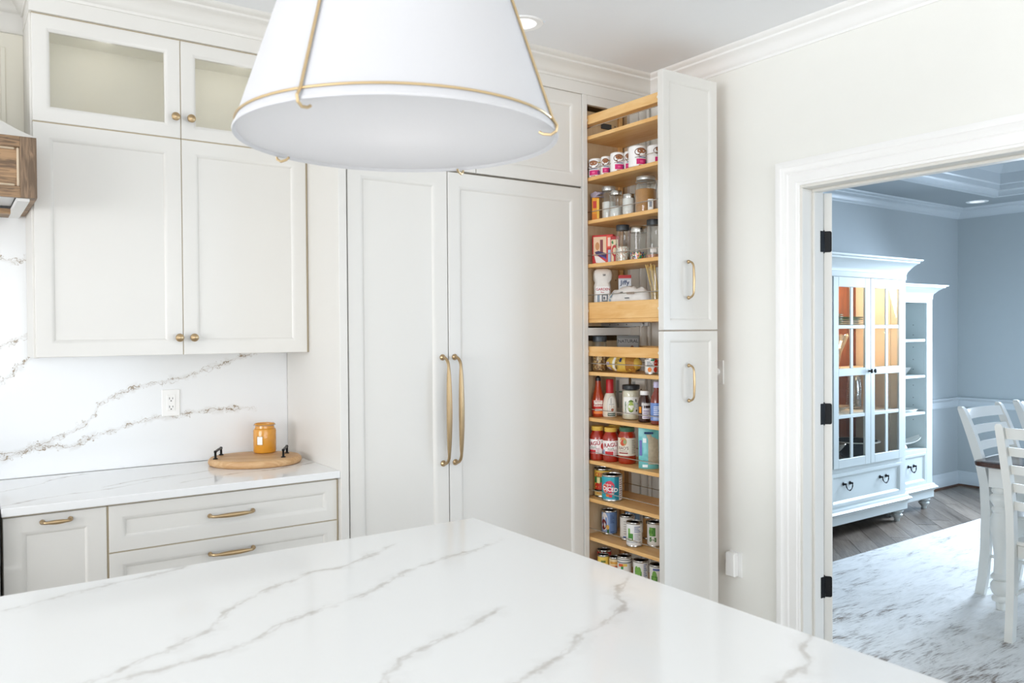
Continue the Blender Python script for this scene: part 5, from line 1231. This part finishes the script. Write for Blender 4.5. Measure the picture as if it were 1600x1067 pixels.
part('bowl', MB().loft(rings), mat('smoky_cut_glass', '#A9A092', .1, vary=.2, vscale=50, trans=.3, coat=.6), t, smooth=15)
# tower shelves
t = root('small_white_bowl', 'small white square-sided bowl on the middle tower shelf', 'bowl', (6.335, 3.51, 1.0895))
part('bowl', MB().loft([[(sx*q, sy*q, z) for sx, sy in ((-1, -1), (1, -1), (1, 1), (-1, 1))] for q, z in ((.028, 0), (.032, .003), (.052, .040), (.062, .058), (.059, .058), (.046, .036), (.025, .008))]), CHINA, t, smooth=20)
t = root('dark_tray', 'flat dark-bottomed tray with pale rim on the lower tower shelf', 'tray', (6.315, 3.455, .7955)); t.scale = (.72, .72, 1)
part('tray', MB().lathe([(0, .004), (.12, .004), (.125, 0), (.13, .002), (.15, .016), (.155, .018), (.153, .021), (.126, .008), (0, .008)], 36, sy=.75), CHINA, t)
part('inlay', MB().lathe([(.115, .0085), (.115, .0095), (0, .0095)], 32, sy=.75), mat('dark_inlay', '#3A4048', .3), t)
t = root('long_white_platter', 'long curved white platter on the bottom of the tower', 'plate', (6.268, 3.468, .4995), radians(-30))
rings = []
for i in range(15):
    u = -1+2*i/14; zz = .035+.055*abs(u)**2.2; hw = .075*math.sqrt(max(.04, 1-abs(u)**3))
    rings.append([(.165*u, hw*v, zz+.018*abs(v)**2-(.006 if k else 0)) for k, v in [(0, -1), (0, -.5), (0, 0), (0, .5), (0, 1), (1, 1), (1, .5), (1, 0), (1, -.5), (1, -1)]])
m = MB().loft(rings).lathe([(.045, 0), (.05, .004), (.04, .030), (.0, .033)], 24)
part('platter', m, CHINA, t)

# rug
RUGM = bpy.data.materials.new('distressed_rug'); RUGM.use_nodes = True
nt = RUGM.node_tree; b = nt.nodes['Principled BSDF']; b.inputs['Roughness'].default_value = .9; L = nt.links.new; N = nt.nodes.new
tc = N('ShaderNodeTexCoord'); mp = N('ShaderNodeMapping'); mp.inputs['Scale'].default_value = (.8, 2.6, 1); L(tc.outputs['Object'], mp.inputs[0])
n1 = N('ShaderNodeTexNoise'); n1.inputs['Scale'].default_value = 4.2; n1.inputs['Detail'].default_value = 8; n1.inputs['Roughness'].default_value = .7; n1.inputs['Distortion'].default_value = 1.0; L(mp.outputs[0], n1.inputs['Vector'])
mp2 = N('ShaderNodeMapping'); mp2.inputs['Scale'].default_value = (.6, 6, 1); L(tc.outputs['Object'], mp2.inputs[0])
n2 = N('ShaderNodeTexNoise'); n2.inputs['Scale'].default_value = 24; n2.inputs['Detail'].default_value = 4; L(mp2.outputs[0], n2.inputs['Vector'])
n3 = N('ShaderNodeTexNoise'); n3.inputs['Scale'].default_value = 1.1; n3.inputs['Detail'].default_value = 2; L(tc.outputs['Object'], n3.inputs['Vector'])
ad0 = N('ShaderNodeMath'); ad0.operation = 'MULTIPLY_ADD'; ad0.inputs[1].default_value = .22; L(n3.outputs['Fac'], ad0.inputs[0]); L(n1.outputs['Fac'], ad0.inputs[2])
ad = N('ShaderNodeMath'); ad.operation = 'MULTIPLY_ADD'; ad.inputs[1].default_value = .45; L(n2.outputs['Fac'], ad.inputs[0]); L(ad0.outputs[0], ad.inputs[2])
sx = N('ShaderNodeSeparateXYZ'); L(tc.outputs['Object'], sx.inputs[0])
bm_ = N('ShaderNodeMapRange'); bm_.inputs[1].default_value = -.75; bm_.inputs[2].default_value = -1.75; bm_.inputs[3].default_value = 0; bm_.inputs[4].default_value = .10; L(sx.outputs['X'], bm_.inputs[0])
sb_ = N('ShaderNodeMath'); sb_.operation = 'SUBTRACT'; L(ad.outputs[0], sb_.inputs[0]); L(bm_.outputs[0], sb_.inputs[1]); ad = sb_
cr = N('ShaderNodeValToRGB'); e = cr.color_ramp.elements
e[0].position = .585; e[0].color = hx('#857A70')+(1,); e[1].position = .68; e[1].color = hx('#BFBCB9')+(1,)
q = e.new(.75); q.color = hx('#DCDBD8')+(1,); q = e.new(.91); q.color = hx('#E9E8E6')+(1,)
L(ad.outputs[0], cr.inputs[0])
L(cr.outputs[0], b.inputs['Base Color'])
bp = N('ShaderNodeBump'); bp.inputs['Strength'].default_value = .4; bp.inputs['Distance'].default_value = .004; L(n2.outputs['Fac'], bp.inputs['Height']); L(bp.outputs['Normal'], b.inputs['Normal'])
single('area_rug', MB().box(3.165, 7.05, -.1, 2.935, .0008, .011, .003), RUGM, 'large distressed pale rug with brown-grey flecks under the dining table', 'rug', smooth=0)

# dining table
CHP = mat('chair_white_paint', '#E9E8E2', .35, vary=.02)
t = root('dining_table', 'dining table with dark brown top and turned pale legs', 'table', (5.27, 1.51, .011)); t.scale = (1, 1, 1.02)
def rr_poly(x0, x1, y0, y1, r, n=6):
    pts = []
    for cx, cy, a0 in ((x1-r, y1-r, 0), (x0+r, y1-r, 90), (x0+r, y0+r, 180), (x1-r, y0+r, 270)):
        pts += [(cx+r*cos(radians(a0+90*i/n)), cy+r*sin(radians(a0+90*i/n))) for i in range(n+1)]
    return pts
TW, TD = .93, .525
rings = [[(x, y, z) for x, y in rr_poly(-TW+i, TW-i, -TD+i, TD-i, .07-i)] for i, z in ((.012, .722), (.002, .727), (0, .733), (0, .742), (.003, .747), (.010, .750))]
part('top', MB().loft(rings), wood('dark_walnut_top', '#4A2C1E', '#2E1A12', (.5, 4, 4), .15, 7, 1.5, .03), t)
m = MB()
for sy in (-1, 1): m.box(-TW+.10, TW-.10, sy*(TD-.125)-.011, sy*(TD-.125)+.011, .635, .722, .001)
for sx_ in (-1, 1): m.box(sx_*(TW-.095)-.011, sx_*(TW-.095)+.011, -TD+.13, TD-.13, .635, .722, .001)
part('apron', m, CHP, t)
LEGP = [(.018, 0), (.022, .003), (.023, .040), (.040, .046), (.043, .056), (.040, .066), (.030, .074), (.040, .084), (.048, .105), (.048, .128), (.040, .142), (.030, .150), (.046, .158), (.049, .166), (.044, .174), (.034, .186), (.031, .230), (.032, .28), (.040, .34), (.048, .395), (.051, .430), (.048, .462), (.041, .482), (.036, .492), (.042, .500), (.044, .508), (.040, .516), (.034, .524), (.040, .536), (.050, .552), (.053, .566), (.048, .578), (.036, .588), (.042, .596), (.044, .604), (.040, .612), (.036, .618), (.036, .622)]
lm = None
for sx_ in (-1, 1):
    for sy in (-1, 1):
        x, y = sx_*(TW-.090), sy*(TD-.115)
        if lm is None: lm = part('leg', MB().lathe(LEGP, 32).box(-.043, .043, -.043, .043, .620, .722, .003), CHP, t)
        else:
            o = lm.copy(); COL.objects.link(o); o.location = (x, y, 0); continue
        lm.location = (x, y, 0)
t = None

# ladder-back chairs
def make_chair(label):
    t = root('dining_chair', label, 'chair', (0, 0, .011), group='white ladder-back dining chairs')
    cl = [(0, -.232), (.10, -.216), (.25, -.203), (.45, -.198), (.60, -.205), (.72, -.228), (.85, -.268), (.95, -.305), (1.005, -.328), (1.018, -.335)]
    def yat(z):
        for (za, ya), (zb_, yb_) in zip(cl, cl[1:]):
            if za <= z <= zb_: return ya+(yb_-ya)*(z-za)/(zb_-za)
        return cl[-1][1]
    for s in (-1, 1):
        rings = []
        for z, y in cl:
            x = s*(.212+.008*z); hw = .017; hd = .024 if z < .9 else .024-.008*(z-.9)/.12
            if z > 1.01: hw, hd = .010, .010
            rings.append([(x-hw, y-hd, z), (x+hw, y-hd, z), (x+hw, y+hd, z), (x-hw, y+hd, z)])
        part('back_post', MB().loft(rings), CHP, t, smooth=25)
    for i, zc in enumerate((.975, .888, .802, .716, .630)):
        h = .026 if i == 0 else .021; rings = []
        for k in range(9):
            u = -1+2*k/8; x = .200*u; y0_ = yat(zc)-.022*(1-u*u)+.004
            dt, db = yat(zc+h)-yat(zc), yat(zc-h)-yat(zc)
            rings.append([(x, y0_+db-.007, zc-h), (x, y0_+db+.007, zc-h), (x, y0_+dt+.007, zc+h), (x, y0_+dt-.007, zc+h)])
        part('slat', MB().loft(rings), CHP, t, smooth=40)
    rings = [[(x, y, z) for x, y in rr_poly(-.222+i, .222-i, -.190+i, .215-i, .03)] for i, z in ((.006, .440), (0, .444), (0, .456), (.004, .461), (.03, .462))]
    part('seat', MB().loft(rings), CHP, t)
    m = MB().box(-.195, .195, .165, .183, .385, .440).box(-.195, .195, -.188, -.172, .385, .440).box(-.205, -.187, -.18, .17, .385, .440).box(.187, .205, -.18, .17, .385, .440)
    part('apron', m, CHP, t)
    for s in (-1, 1):
        rings = [[(s*.192-q, .172-q, z), (s*.192+q, .172-q, z), (s*.192+q, .172+q, z), (s*.192-q, .172+q, z)] for z, q in ((0, .013), (.2, .016), (.44, .020))]
        part('front_leg', MB().loft(rings), CHP, t, smooth=25)
        part('stretcher', MB().tube([(s*.203, -.205, .215), (s*.197, .17, .215)], .010, 10), CHP, t)
    part('stretcher', MB().tube([(-.192, .172, .27), (.192, .172, .27)], .011, 10).tube([(-.20, .0, .215), (.20, .0, .215)], .010, 10), CHP, t)
    return t
ch = make_chair('white ladder-back chair at the head of the table, back towards the kitchen')
c2 = copy_tree(ch); c3 = copy_tree(ch)
ch.location = (4.255, 1.50, .011); ch.rotation_euler = (0, 0, radians(-87))
c2.location = (4.828, 1.872, .011); c2.rotation_euler = (0, 0, pi); c2['label'] = 'white ladder-back chair on far side of table nearest the hutch corner'
c3.location = (5.50, 1.872, .011); c3.rotation_euler = (0, 0, pi); c3['label'] = 'white ladder-back chair on far side of table cut off by the picture edge'
